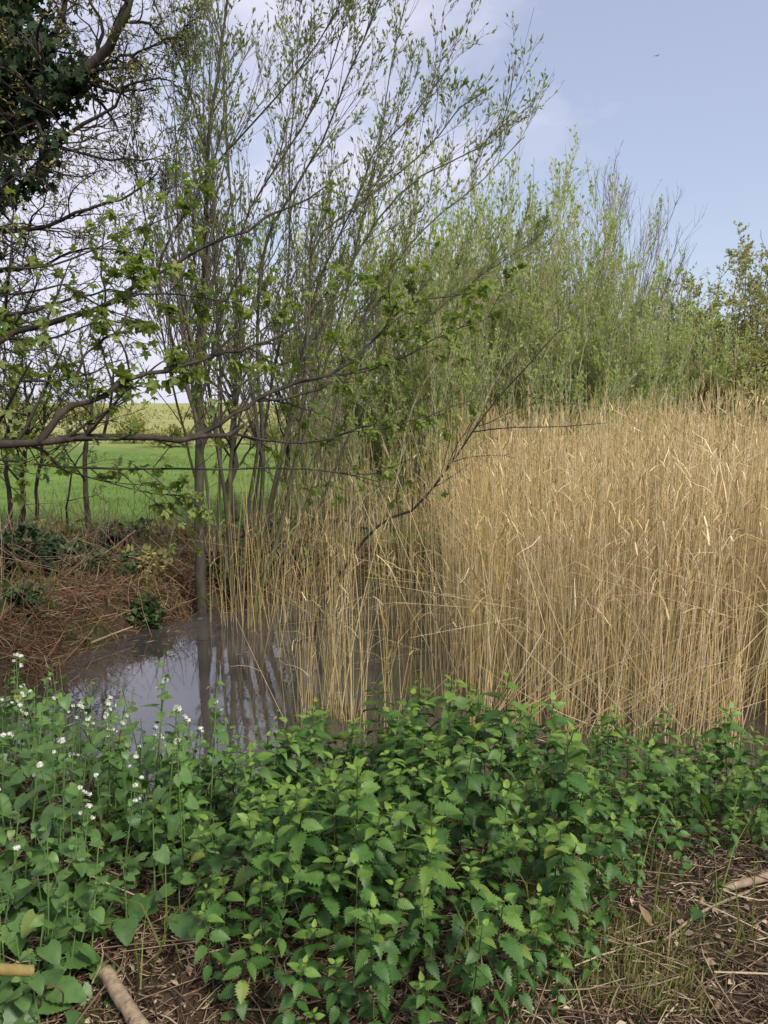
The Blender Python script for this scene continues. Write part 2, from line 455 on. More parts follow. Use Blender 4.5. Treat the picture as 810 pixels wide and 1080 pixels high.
b = MB()
for k in range(70):
    hx = U(-75, 75); hy = 85+U(-4, 6); s = U(.8, 1.9)
    blob_leaves(b, DIAMOND, hx, hy, ground_z(hx, hy)+.5*s, 2.6*s, 1.5, .9*s, 420, .28, .3)
tag(b.build('distant_hedge', M['olive']), 'low olive hedgerow along the far edge of the field', 'hedge', kind='stuff')

# ================================================================== REEDS
def reed_variant(h, seed, leaves=2, plume=False, broken=False):
    r = np.random.default_rng(seed); b = MB(); k = 7
    s = np.linspace(0, 1, k); ph = r.uniform(0, 6.3); am = r.uniform(.005, .045)*h
    bx = am*np.sin(s*2.6+ph)-am*math.sin(ph); by = am*np.cos(s*2.1+ph*1.7)-am*math.cos(ph*1.7)
    P = np.stack([bx, by, s*h], 1)
    if broken:
        kk = k//2; bd = r.uniform(.6, 1.5); az = r.uniform(0, 6.3)
        for j in range(kk+1, k):
            l = (s[j]-s[kk])*h; P[j] = P[kk]+np.array([math.sin(bd)*math.cos(az), math.sin(bd)*math.sin(az), math.cos(bd)])*l
    b.tubes(P, np.linspace(.0017, .0005, k)*r.uniform(.65, 1.3), 4, rnd=r.uniform(0, .12))
    for q in range(leaves):
        t = r.uniform(.25, .95); f = t*(k-1); i = min(int(f), k-2); o = P[i]*(1-f+i)+P[i+1]*(f-i)
        az = r.uniform(0, 6.3); ln = r.uniform(.10, .32); el = r.uniform(.5, 1.3)
        d = np.array([math.cos(az)*math.cos(el), math.sin(az)*math.cos(el), math.sin(el)]); sd = np.array([-math.sin(az), math.cos(az), 0])
        wd = r.uniform(.0009, .0023); V = []
        for a in np.linspace(0, 1, 5):
            c = o + d*ln*a - np.array([0, 0, .9*ln*a*a*r.uniform(.5, 1)]); ww = wd*(1-a)**.7+.0004
            V += [c-sd*ww, c+sd*ww]
        b.add(V, [(2*i, 2*i+1, 2*i+3, 2*i+2) for i in range(4)], rnd=r.uniform(0, .2))
    if plume:
        tip = P[-1]; n = 12
        a = r.uniform(0, 6.3, n); tt = r.uniform(0, .12, n)
        A = tip[None]-np.array([0, 0, 1])*tt[:, None]
        B = A + np.stack([np.cos(a)*.007, np.sin(a)*.007, .02+.02*r.random(n)], 1)
        b.tubes(np.stack([A, (A+B)/2+.002, B], 1), np.full((n, 3), .0008), 3, rnd=.1)
    return b
VAR = [reed_variant(1.0, 100+i, int(rng.integers(0, 3)), i in (3, 8, 14), i in (5, 12)) for i in range(18)]
VAR_ME = [v.mesh('reed', M['reed']) for v in VAR]
BARE_ME = [reed_variant(1.0, 150+i, 0, False, i == 2).mesh('fallen_reed', M['reed']) for i in range(5)]
VAR_OL = []
for m in VAR_ME:
    c = m.copy(); c.materials.clear(); c.materials.append(M['reed_olive']); VAR_OL.append(c)

def reed_height(x, y): return (1.86 + .20*fbm(x, y, 1.4, 3, 77) - .22*np.clip((.75-x)/.7, 0, 1) + .02*x)
cand = []
n = 13500
x = U(-.15, 5.4, n); y = U(4.15, 9.2, n)
dens = np.clip((x-.095*y+.17-.10*np.sin(y*3))/.40, 0, 1)*.985 + .015
dens *= np.clip((y-4.12-.18*np.sin(x*3.1)-.10*np.sin(x*9))/.30, .10, 1)
dens *= np.where(x > 3.6, .6, 1)
keep = (rng.random(n) < dens) & (pond(x, y) > -.1)
for a, c in zip(x[keep], y[keep]): cand.append((a, c, 0))
# looser clumps standing in the open water on the left
for (u, Yc, cnt, sd) in ((338, 4.7, 36, .08), (368, 4.6, 30, .07), (322, 4.55, 16, .06), (405, 4.5, 16, .12), (456, 5.0, 26, .12), (300, 5.9, 12, .08), (262, 6.6, 24, .10), (285, 7.2, 44, .18), (335, 7.3, 26, .16), (235, 6.75, 14, .06), (425, 7.8, 22, .30), (405, 6.2, 22, .22), (440, 6.4, 44, .22), (500, 7.0, 60, .22), (300, 8.6, 90, .4), (370, 9.0, 110, .5), (445, 9.4, 130, .5)):
    cx = (u-405)/FPX*Yc
    for q in range(cnt): cand.append((cx+rng.normal(0, sd), Yc+rng.normal(0, sd), 1))
cand = [c for c in cand if pond(c[0], c[1]) > (-.25 if c[1] < 7.2 else -1.5)]
cand.sort(key=lambda c: c[1])
fr = lambda c: abs(c[0]) < c[1]*.51
indiv = 0; stuff = MB(); stuff_o = MB()
NI = 205
for (cx, cy, kind) in cand:
    far_left = kind == 1
    h = float(reed_height(np.array(cx), np.array(cy)))*random.choice([random.uniform(.62, 1.0), random.uniform(.82, 1.08)])
    if far_left: h *= random.uniform(.66, .98)
    z = max(float(ground_z(cx, cy)), WZ-.12)
    lx, ly = random.gauss(0, .075 if not far_left else .085), random.gauss(0, .07)
    if random.random() < .09: lx *= 3
    rz = random.uniform(0, 6.28); vi = random.randrange(len(VAR))
    if cy < 4.9 and fr((cx, cy)) and indiv < NI:
        o = link('dry_reed', (VAR_OL if random.random() < (.55 if far_left else .5*max(0, 1-cx)) else VAR_ME)[vi])
        o.location = (cx, cy, z); o.rotation_euler = (ly, lx, rz); wd = random.uniform(.8, 1.2); o.scale = (h*wd, h*wd, h)
        if far_left: tag(o, 'thin olive-straw reed in the sparse clumps standing in open water', 'reed', 'sparse reeds in the open water')
        else: tag(o, 'dry straw-coloured reed at the front edge of the dense bed', 'reed', 'reeds along the front of the bed')
        indiv += 1
    else:
        v = VAR[vi]; V = np.concatenate(v.v); q = np.concatenate(v.q)
        c, s = math.cos(rz), math.sin(rz); W = V*np.array([h, h, h])
        W = np.stack([W[:, 0]*c-W[:, 1]*s, W[:, 0]*s+W[:, 1]*c, W[:, 2]], 1)
        W[:, 0] += W[:, 2]*lx; W[:, 1] -= W[:, 2]*ly
        ol = random.random() < (.55 if far_left else np.interp(cx-.06*cy, [0, .9], [.5, .06]))
        (stuff_o if ol else stuff).add(W+np.array([cx, cy, z]), q, None, np.concatenate(v.r)+random.random(), 0)
tag(stuff.build('reed_bed', M['reed']), 'dense mass of dry pale reeds behind the front stems', 'reed bed', kind='stuff')
tag(stuff_o.build('thin_reed_growth', M['reed_olive']), 'olive-tinted reeds thinning out towards the willow roots', 'reeds', kind='stuff')
# fallen, criss-crossing stems at the foot of the bed
for k in range(92):
    u = random.uniform(505, 800)
    cy = random.uniform(4.25, 4.75); cx = (u-405)/FPX*cy
    o = link('fallen_reed', random.choice(BARE_ME)); h = random.uniform(.7, 1.6)
    o.location = (cx, cy, WZ+.02); o.rotation_euler = (random.gauss(0, .25), (1 if u < 640 else random.choice([-1, 1]))*random.uniform(.35, 1.1), random.uniform(-.6, .6)); o.scale = (h*1.3, h*1.3, h)
    tag(o, 'broken pale reed leaning across the foot of the reed bed', 'reed', 'fallen reeds')
# tall single stems above the bed
for (u, v, Y) in ((778, 340, 5.6), (718, 352, 6.0), (768, 385, 5.2), (640, 395, 5.5)):
    p = px(u, v, Y); h = p[2]-WZ
    o = link('tall_reed', VAR_ME[3 if u == 640 else 1]); o.location = (p[0], Y, WZ); o.scale = (h*.9, h*.9, h); o.rotation_euler = (0, random.gauss(0, .02), random.uniform(0, 6))
    tag(o, 'extra tall straw reed rising well above the bed against the bushes', 'reed', 'tall reeds above the bed')

# ================================================================== NETTLES
def nettle_variant(seed, h, nodes, big):
    r = np.random.default_rng(seed); st = MB(); lf = MB(); k = 6
    s = np.linspace(0, 1, k); az = r.uniform(0, 6.3); ln = r.uniform(.02, .16)
    P = np.stack([math.cos(az)*ln*s**1.6*h, math.sin(az)*ln*s**1.6*h, s*h], 1)
    st.tubes(P, np.linspace(.0032, .0016, k), 4)
    ts = .14+.86*np.linspace(0, 1, nodes)**.72
    for i, t in enumerate(ts):
        o = np.array([np.interp(t, s, P[:, j]) for j in range(3)])
        q = i/(nodes-1); size = big*np.interp(q, [0, .35, .65, .85, 1], [.72, 1.0, 1.12, .85, .50])*r.uniform(.85, 1.14)
        el = np.interp(q, [0, .5, .8, 1], [-.35, -.10, .12, .65])
        for sgn in (0, PI):
            a = i*PI/2+sgn+r.normal(0, .22)+az; e = el+r.normal(0, .16)
            d = np.array([[math.cos(a)*math.cos(e), math.sin(a)*math.cos(e), math.sin(e)]])
            pet = size*.30; st.tubes(np.stack([o, o+d[0]*pet*.5+[0, 0, .003], o+d[0]*pet]), np.array([.0014, .001, .0009]), 3)
            X, Y, Z = basis(d, np.array([[0, 0, 1.]])+.25*r.normal(size=(1, 3)))
            yo = np.clip((q-.62)/.38, 0, 1)**1.4*.85
            lf.inst(NETTLE[r.integers(0, 3)], (o+d[0]*pet)[None], X, Y, Z, size*r.uniform(.85, 1.15), rnd=r.uniform(0, .45), aux=yo)
    return st.mesh('stem', M['nettle_stem']), lf.mesh('leaves', M['nettle'])
NV = [nettle_variant(300+i, 1.0*random.uniform(.30, .44), random.randint(8, 10), random.uniform(.050, .072)) for i in range(16)]

def patch_top(x):      # how far back the nettles reach
    return np.interp(x, [-1.2, -.6, -.3, .2, .9, 1.5, 2.4], [2.9, 3.2, 3.45, 3.6, 3.5, 3.5, 3.5])
def patch_bottom(x):
    return np.interp(x, [-1.2, -.62, -.45, -.1, .30, .55, .72, .95, 1.4, 2.2], [2.9, 2.35, 1.78, 1.72, 1.72, 1.86, 2.20, 2.48, 2.50, 2.60])
spots = []
tries = 0
while len(spots) < 299 and tries < 60000:
    tries += 1
    x = random.uniform(-1.05, 2.5); y = random.uniform(1.7, 3.95)
    if y > patch_top(x) or y < patch_bottom(x): continue
    if abs(x) > y*.56+.1: continue
    # small openings
    if (x-.42)**2+(y-2.78)**2 < .012 or (x+.22)**2+(y-2.95)**2 < .02: continue
    dmin = .084 if y < 3 else .090
    if any((x-a)**2+(y-c)**2 < dmin*dmin for a, c in spots): continue
    spots.append((x, y))
spots.sort(key=lambda s: s[1])
for i, (x, y) in enumerate(spots):
    vi = random.randrange(len(NV)); s = random.uniform(.66, 1.18)
    back = y > 2.9
    if x > .75: s *= .80
    if x < -.45: s *= .80
    if y > 3.0 and -.1 < x < .55: s *= 1.08
    edge = min(y-patch_bottom(x), .3)/.3; s *= .72+.28*edge
    lab, gr = (('dark toothed nettle with drooping leaves in the nearest rank of the patch', 'nettles at the near edge of the patch') if y < 2.25 else
               ('dark toothed nettle in the middle depth of the patch between ground litter and reeds', 'nettles in the middle of the patch') if y < 2.95 else
               ('small-looking nettle at the far edge of the patch, right below the reeds', 'nettles at the far edge of the patch'))
    t = thing('stinging_nettle', lab, 'nettle', gr, (x, y, float(ground_z(x, y))-.01))
    t.rotation_euler = (random.gauss(0, .10), random.gauss(0, .10), random.uniform(0, 6.28)); t.scale = (s, s, s*random.uniform(.85, 1.15))
    link('stem', NV[vi][0], t); link('leaves', NV[vi][1], t)
# the one with a yellow-green crown
def bright_leaves():
    m = NV[2][1].copy(); at = m.attributes['aux']; n = len(m.vertices); a = np.empty(n, np.float32); at.data.foreach_get('value', a)
    at.data.foreach_set('value', np.clip(a*1.4+.35, 0, 1.25)); return m
t = thing('stinging_nettle', 'stinging nettle with a bright yellow-green crown amid darker nettles', 'nettle', None, (*px(452, 960, 2.02)[:2], 0)); t.scale = (1.05, 1.05, 1.05)
link('stem', NV[2][0], t); link('leaves', bright_leaves(), t)

# ================================================================== GARLIC MUSTARD
def flower_head(b, o, r, n, size):
    """a rounded cluster of small four-petalled flowers"""
    for k in range(n):
        d = r.normal(size=3)*np.array([1, 1, .5]); d = d/np.linalg.norm(d); d[2] = abs(d[2])
        c = o + d*size*r.uniform(.5, 1.0); X, Y, Z = basis(np.cross(d, r.normal(size=3))[None], d[None]); X, Y, Z = X[0], Y[0], Z[0]
        s = .0050*r.uniform(.8, 1.2)
        for q in range(4):
            a = q*PI/2; u = X*math.cos(a)+Y*math.sin(a); w = np.cross(Z, u)
            b.add([c, c+u*s*.6-w*s*.5+Z*s*.2, c+u*s*1.35+Z*s*.25, c+u*s*.6+w*s*.5+Z*s*.2], [(0, 1, 2, 3)])
def mustard_variant(seed, h, nodes, big, flower):
    r = np.random.default_rng(seed); st = MB(); lf = MB(); fl = []; k = 7
    s = np.linspace(0, 1, k); az = r.uniform(0, 6.3); ln = r.uniform(.03, .18)
    P = np.stack([math.cos(az)*ln*s**1.5*h, math.sin(az)*ln*s**1.5*h, s*h], 1)
    st.tubes(P, np.linspace(.0036, .0018, k), 5)
    for i, t in enumerate(np.linspace(.12, .96, nodes)):
        o = np.array([np.interp(t, s, P[:, j]) for j in range(3)]); q = i/(nodes-1)
        size = big*np.interp(q, [0, .35, .75, 1], [1.0, 1.0, .66, .34])*r.uniform(.8, 1.15)
        a = i*2.4+r.normal(0, .3); e = np.interp(q, [0, .6, 1], [.15, .25, .7])+r.normal(0, .15)
        d = np.array([[math.cos(a)*math.cos(e), math.sin(a)*math.cos(e), math.sin(e)]])
        pet = size*np.interp(q, [0, 1], [.95, .3]); tip = o+d[0]*pet
        st.tubes(np.stack([o, o+d[0]*pet*.5+[0, 0, .004], tip]), np.array([.0017, .0013, .0011]), 3)
        e2 = e-r.uniform(.25, .9); d2 = np.array([[math.cos(a)*math.cos(e2), math.sin(a)*math.cos(e2), math.sin(e2)]])
        X, Y, Z = basis(d2, np.array([[0, 0, 1.]])+.3*r.normal(size=(1, 3)))
        lf.inst(MUSTARD[r.integers(0, 3)], tip[None], X, Y, Z, size, rnd=r.uniform(0, .45), aux=np.clip((q-.6)*1.6, 0, .7))
    if flower:
        top = P[-1]
        fl.append(MB()); flower_head(fl[-1], top, r, r.integers(8, 18), r.uniform(.007, .013))
        for q in range(r.integers(0, 3)):
            a = r.uniform(0, 6.3); o = top+np.array([math.cos(a)*.03, math.sin(a)*.03, -.02-.03*r.random()])
            st.tubes(np.stack([P[-2]*.4+P[-1]*.6, (o+P[-1])/2-[0, 0, .012], o]), np.array([.0012, .001, .0009]), 3)
            fl.append(MB()); flower_head(fl[-1], o, r, r.integers(4, 9), r.uniform(.005, .009))
    return st.mesh('stem', M['mustard_stem']), lf.mesh('leaves', M['mustard']), [f.mesh('flower_head', M['petal']) for f in fl]
GV = [mustard_variant(500+i, 1.0*random.uniform(.42, .62), random.randint(8, 11), random.uniform(.055, .075), i % 2 == 0) for i in range(12)]
GVF = [v for v in GV if v[2]]; GVN = [v for v in GV if not v[2]]
GB = [mustard_variant(600+i, random.uniform(.20, .34), random.randint(7, 9), random.uniform(.070, .098), False) for i in range(6)]

def put_mustard(x, y, s, low=False, thin=False):
    v = random.choice(GB if low else GVF if random.random() < (.25 if thin else .62 if y < 3.3 else .38) else GVN)
    if low: lab, gr = 'low leafy garlic mustard without flowers, large rounded scalloped leaves, near the ground litter', 'low garlic mustard without flowers'
    elif thin: lab, gr = 'slender garlic mustard silhouetted in front of the pond water', 'slender garlic mustard by the water'
    elif v[2]: lab, gr = 'garlic mustard carrying a small white flower cluster among green leaves', 'flowering garlic mustard'
    else: lab, gr = 'upright garlic mustard still in leaf, no open flowers', 'garlic mustard not yet in flower'
    t = thing('garlic_mustard', lab, 'wildflower', gr, (x, y, float(ground_z(x, y))-.01))
    t.rotation_euler = (random.gauss(0, .08), random.gauss(0, .08), random.uniform(0, 6.28)); q = .62 if thin else 1; t.scale = (s*q, s*q, s*random.uniform(.9, 1.15))
    link('stem', v[0], t); link('leaves', v[1], t)
    for f in v[2]: link('flower_head', f, t)
pts = []
tries = 0
while len(pts) < 160 and tries < 40000:
    tries += 1
    x = random.uniform(-2.3, -.35); y = random.uniform(1.75, 4.2)
    if x < -y*.54-.12: continue
    u, v = proj(np.array([x, y, .05])); 
    lim = np.interp(y, [1.9, 2.3, 2.8, 3.4, 4.1], [-.80, -.72, -.64, -.84, -1.25])
    if x > lim + .12*math.sin(y*9): continue
    if u > 70 and v > 985: continue
    if any((x-a)**2+(y-c)**2 < .0115 for a, c in pts): continue
    pts.append((x, y))
for x, y in pts:
    low = (y < 2.5 and random.random() < .50)
    put_mustard(x, y, random.uniform(.80, 1.12)*(1.0 if y < 3 else .95), low)
for (u, Y) in ((105, 3.7), (122, 3.9), (147, 3.8), (160, 3.9), (172, 3.7), (186, 3.9), (207, 3.9), (222, 3.6), (228, 3.4), (240, 3.7), (248, 3.5), (262, 3.7), (283, 3.6), (290, 3.4), (300, 3.6), (196, 3.4), (210, 3.2), (245, 3.1), (276, 3.3), (310, 3.5), (355, 3.9), (458, 3.85), (150, 3.4), (170, 3.3), (130, 3.6)):
    put_mustard((u-405)/FPX*Y*1.04, Y, random.uniform(.62, .95), False, True)
for k in range(30):
    u = random.uniform(-20, 130); Y = random.uniform(1.72, 2.3)
    if proj(np.array([(u-405)/FPX*Y, Y, 0]))[1] > 1050 and u > 60: continue
    put_mustard((u-405)/FPX*Y*1.15, Y, random.uniform(.7, 1.05), True)
# low ones between mustard and nettles
for k in range(26):
    u = random.uniform(165, 330); Y = random.uniform(2.55, 3.5); put_mustard((u-405)/FPX*Y*1.05, Y, random.uniform(.6, .95), True)

# ------------------------------------------------------------------ low green cover, seedlings
b = MB()
n = 1900; x = U(-3.2, 3.4, n); y = U(1.6, 4.1, n)
u, v = proj(np.stack([x, y, np.zeros(n)], 1))
inp = (y > np.interp(x, [-1.2, -.62, -.45, .3, .72, 1.0, 2.2], [2.2, 2.3, 1.9, 1.75, 2.2, 2.55, 2.75])) 
keep = (inp | (rng.random(n) < .12)) & (np.abs(x) < y*.6+1.0)
x, y = x[keep], y[keep]; n = len(x)
O = np.stack([x, y, ground_z(x, y)+U(.01, .12, n)], 1)
a = U(0, 6.3, n); X, Y, Z = basis(np.stack([np.cos(a), np.sin(a), U(-.2, .5, n)], 1), np.tile([0, 0, 1.], (n, 1))+.3*rng.normal(size=(n, 3)))
b.inst(NETTLE[1], O, X, Y, Z, U(.02, .06, n))
tag(b.build('low_undergrowth', M['nettle']), 'small dark green leaves filling the floor between nettles', 'undergrowth', kind='stuff')

# ------------------------------------------------------------------ straw litter
def litter(mb, x, y, ln, rad, z0=.004, tilt=.12, sides=3, curl=.12):
    n = len(x); a = U(0, 2*PI, n); e = rng.normal(0, tilt, n)
    d = np.stack([np.cos(a)*np.cos(e), np.sin(a)*np.cos(e), np.sin(e)], 1)
    s = np.linspace(-.5, .5, 4); cur = rng.normal(size=(n, 1, 3))*np.array([1, 1, .25])*(ln*curl*2)[:, None, None]
    c = np.stack([x, y, ground_z(x, y)+z0+np.abs(np.sin(e))*ln*.35+U(0, .02, n)], 1)
    P = c[:, None]+d[:, None]*(s[None, :, None]*ln[:, None, None])+cur*(s[None, :, None]**2)
    mb.tubes(P, rad[:, None]*np.array([.9, 1, 1, .6])[None], sides, rnd=U(0, 1, n))
b = MB()
n = 27000; y = 1.45+U(0, 1, n)**1.3*2.6; x = U(-1, 1, n)*(y*.60+.9)
litter(b, x, y, U(0, 1, n)**2*.14+.012, U(.0007, .0026, n), .002, .10, curl=.25)
n = 600; y = U(1.5, 2.9, n); x = U(-1, 1, n)*(y*.58+.9)
litter(b, x, y, U(.12, .40, n), U(.0015, .0035, n), .012, .10)
# flat chips and leaf scraps
n = 12000; y = U(1.5, 3.6, n); x = U(-1, 1, n)*(y*.58+.9); a = U(0, 6.3, n)
X, Y, Z = basis(np.stack([np.cos(a), np.sin(a), rng.normal(0, .25, n)], 1), np.tile([0, 0, 1.], (n, 1))+.35*rng.normal(size=(n, 3)))
b.inst(DIAMOND, np.stack([x, y, ground_z(x, y)+U(.002, .022, n)], 1), X, Y, Z, U(0, 1, n)**2*.036+.007)
tag(b.build('straw_litter', M['straw']), 'brown and straw-coloured cut stems strewn over the soil', 'litter', kind='stuff')
# short moss-green grass on the right
b = MB()
n = 26000; y = U(1.55, 3.0, n); x = U(.2, 2.9, n)
k = (fbm(x, y, 2.5, 3, 40) > -.05) & (x > .35+.25*vnoise(y*3, x*0, 3)) & (y > 1.95-.1*x); x, y = x[k], y[k]; n = len(x)
blades(b, x, y, ground_z(x, y), U(.03, .085, n), U(.0009, .0022, n), .9, U(0, .9))
tag(b.build('short_grass', M['grass']), 'short thin grass pushing through straw', 'grass', kind='stuff')

b = MB()
n = 520; y = U(1.9, 3.9, n); x = U(-2.0, 2.3, n); k = np.abs(x) < y*.58; x, y = x[k], y[k]; n = len(x)
blades(b, x, y, ground_z(x, y), U(.14, .40, n), U(.0016, .0035, n), .8, U(0, .8, n).repeat(5))
tag(b.build('weed_grass', M['grass']), 'loose grass blades poking up between the nettles and mustard', 'grass', kind='stuff')
b = MB()
n = 900; y = U(3.9, 7.2, n); x = U(-2.3, 2.2, n); k = (pond(x, y) > .05) & (rng.random(n) < np.where(pond(x, y) < .45, .9, .25)+.4*(x > .1)); x, y = x[k], y[k]; n = len(x); a = U(0, 6.3, n)
X, Y, Z = basis(np.stack([np.cos(a), np.sin(a), np.zeros(n)], 1), np.tile([0, 0, 1.], (n, 1)))
b.inst(DIAMOND, np.stack([x, y, np.full(n, WZ+.004)], 1), X*.35, Y, Z*.2, U(.02, .10, n))
tag(b.build('floating_debris', M['straw']), 'bits of dead reed and leaf floating on the dark water', 'debris', kind='stuff')

# ------------------------------------------------------------------ cut sticks and logs
def stick(name, label, cat, pts, r0, r1, mat, sides=10, endmat=None):
    P = resample(pts, 14); P = P+rng.normal(size=P.shape)*r0*.035
    b = MB(); R = np.linspace(r0, r1, 14)*(1+rng.normal(size=14)*.02); b.tubes(P, R, sides)
    o = b.build(name, mat); base = Vector(P[0]); recentre(o, base); tag(o, label, cat)
    # sawn ends
    for e, (c, q, r) in enumerate(((P[0], P[1], R[0]), (P[-1], P[-2], R[-1]))):
        d = unit(c-q); x_, y_, z_ = basis(d[None], np.array([[0.1, 0, 1.]])); an = np.arange(sides)*2*PI/sides
        eb = MB(); V = [c+d*.0015+d*r*.06]+[c+d*.0015+(x_[0]*math.cos(t)+z_[0]*math.sin(t))*r*1.0 for t in an]
        eb.add(V, None, [(0, 1+i, 1+(i+1) % sides) for i in range(sides)])
        k = eb.build('cut_end', endmat or M['cutwood']); recentre(k, base); k.parent = o; k.matrix_parent_inverse.identity(); k.location = (0, 0, 0)
    return o
def cutwood():
    t = NT('sawn_wood'); g = t.n('ShaderNodeTexCoord').outputs['Object']
    return t.bsdf(t.ramp(t.noise(60, 4, g), [(.3, (.30, .20, .11)), (.7, (.50, .37, .22))]), .8, .2)
M['cutwood'] = cutwood()
M['log'] = bark_mat('weathered_stick', (.16, .115, .075), (.38, .29, .19), None, 40)
M['hazel'] = bark_mat('yellow_hazel', (.20, .15, .05), (.34, .26, .09), None, 30)
def gp(u, v, up=.0):
    """the point of the ground seen at (u, v)"""
    Y = 2.0
    for _ in range(30):
        p = px(u, v, Y); z = float(ground_z(p[0], p[1]))+up; Y = np.clip(Y + (p[2]-z)*1.1, .8, 40)
    return px(u, v, Y)
stick('cut_log', 'short brown cut log lying in straw below the garlic mustard', 'log', [gp(112, 1026, .05), gp(130, 1056, .045), gp(158, 1098, .04)], .0195, .021, M['log'])
a = px(32, 1024, 1.62); c = px(-40, 1020, 1.50)
stick('yellow_stick', 'yellow-barked sawn stick poking in at the lower corner', 'stick', [c, (a+c)/2, a], .0125, .0125, M['hazel'])
stick('pale_branch', 'pale barkless branch lying on straw beside the right-hand nettles', 'branch', [gp(762, 938, .03), gp(790, 930, .04), gp(840, 916, .06)], .011, .018, M['log'])
stick('thin_stick', 'long thin stick lying diagonally over the mossy straw', 'stick', [gp(700, 992, .03), gp(740, 962, .035), gp(790, 940, .03)], .004, .005, M['log'], 6)
stick('upright_stalk', 'thin pale dead stalk standing in the straw near nettles', 'stalk', [gp(703, 1024), gp(706, 990, .04), gp(708, 962, .10)], .003, .002, M['straw'], 6)
stick('bent_straw', 'kinked pale straw standing up below the garlic mustard', 'straw', [gp(40, 1078), px(48, 1040, 1.75), px(66, 1046, 1.75), gp(64, 1070)], .003, .002, M['straw'], 5)
# a curled pale leaf
b = MB(); p = gp(686, 975, .02); X, Y, Z = basis(np.array([[-.25, .5, .6]]), np.array([[.3, -1., .4]]))
b.inst(strip_leaf(lambda a: .20*math.sin(PI*a**.8)+.01, 9, 0, .3, .5, 0), p[None], X, Y, Z, .06, rnd=.9)
o = b.build('dead_leaf', M['straw']); recentre(o, p); tag(o, 'single curled pale dead leaf at the nettle patch edge', 'leaf')

# ================================================================== FAR-LEFT BANK
b = MB()
def bank_mask(x, y): return (pond(x, y) < .05) & (x < -.2) & (y > 5.0)
n = 17000; y = U(5.0, 9.0, n); x = U(-5.4, -.2, n); k = bank_mask(x, y); x, y = x[k], y[k]; n = len(x)
k = rng.random(n) < np.clip(1.2-(y-7.2)*.45, .15, 1)*np.where((x < -2.75-.25*np.sin(y*4)) & (y > 6.7), .12, 1); x, y = x[k], y[k]; n = len(x)
litter(b, x, y, U(.08, .38, n), U(.0012, .0040, n), .03, .50, curl=.30)
n = 170; y = U(5.4, 7.6, n); x = U(-4.6, -1.3, n); k = bank_mask(x, y); x, y = x[k], y[k]; n = len(x)
litter(b, x, y, U(.4, .9, n), U(.002, .004, n), .10, .6)
tag(b.build('dead_bracken', M['bracken']), 'tangled rusty brown dead bracken on the far-left bank', 'bracken', kind='stuff')
b = MB()
n = 5200; y = U(5.6, 9.6, n); x = U(-5.4, -1.2, n); k = (pond(x, y) < -.08) & (fbm(x, y, 1.3, 3, 61) > np.interp(y, [5.6, 7, 8.5], [.25, .05, -.5])); x, y = x[k], y[k]; n = len(x)
blades(b, x, y, ground_z(x, y)+.03, U(.06, .22, n), U(.002, .005, n), .7, U(0, .9, n).repeat(5))
tag(b.build('bank_grass', M['grass']), 'ragged green and yellowing grass growing through the bracken', 'grass', kind='stuff')
b = MB()
n = 1500; y = U(6.9, 9.8, n); x = U(-5, 1.2, n); k = pond(x, y) < .1; x, y = x[k], y[k]; n = len(x)
litter(b, x, y, U(.25, .8, n), U(.0012, .003, n), .2, .9)
tag(b.build('dry_stalks', M['straw']), 'thin dry stalks standing at the field edge', 'stalks', kind='stuff')

def bush_low(name, label, cat, cx, cy, rx, ry, rz, n, size, tpl, mat, group=None, arcs=16):
    z = float(ground_z(cx, cy)); t = thing(name, label, cat, group, (cx, cy, z))
    P = []
    for q in range(arcs):
        a = U(0, 6.3); e = np.array([math.cos(a)*rx*U(.5, 1.1), math.sin(a)*ry*U(.5, 1.1), rz*U(.2, .9)])
        P.append(resample(np.array([[0, 0, 0], e*[.45, .45, 1.0]+[0, 0, rz*.25], e]), 6))
    P = np.array(P); s = MB(); s.tubes(P, np.tile(np.linspace(.006, .002, 6), (arcs, 1)), 4); s.build('stems', M['twig_dark'], t)
    l = MB(); leaves_on(l, tpl, P, n*.5/arcs, size, .15, 1, 1.1)
    d = rvec(int(n*.5)); d[:, 2] = np.abs(d[:, 2]); O = d*(.35+.65*rng.random((len(d), 1)))*np.array([rx, ry, rz])*(1+.3*np.sin(d[:, :1]*7+cx))
    X, Y, Z = basis(rvec(len(d))+d*.8, np.array([0, 0, 1.])+.5*rng.normal(size=d.shape))
    l.inst(tpl, O, X, Y, Z, U(.6, 1.2, len(d))*size, aux=U(0, 1, len(d))**3*.6); l.build('leaves', mat, t)
    return t
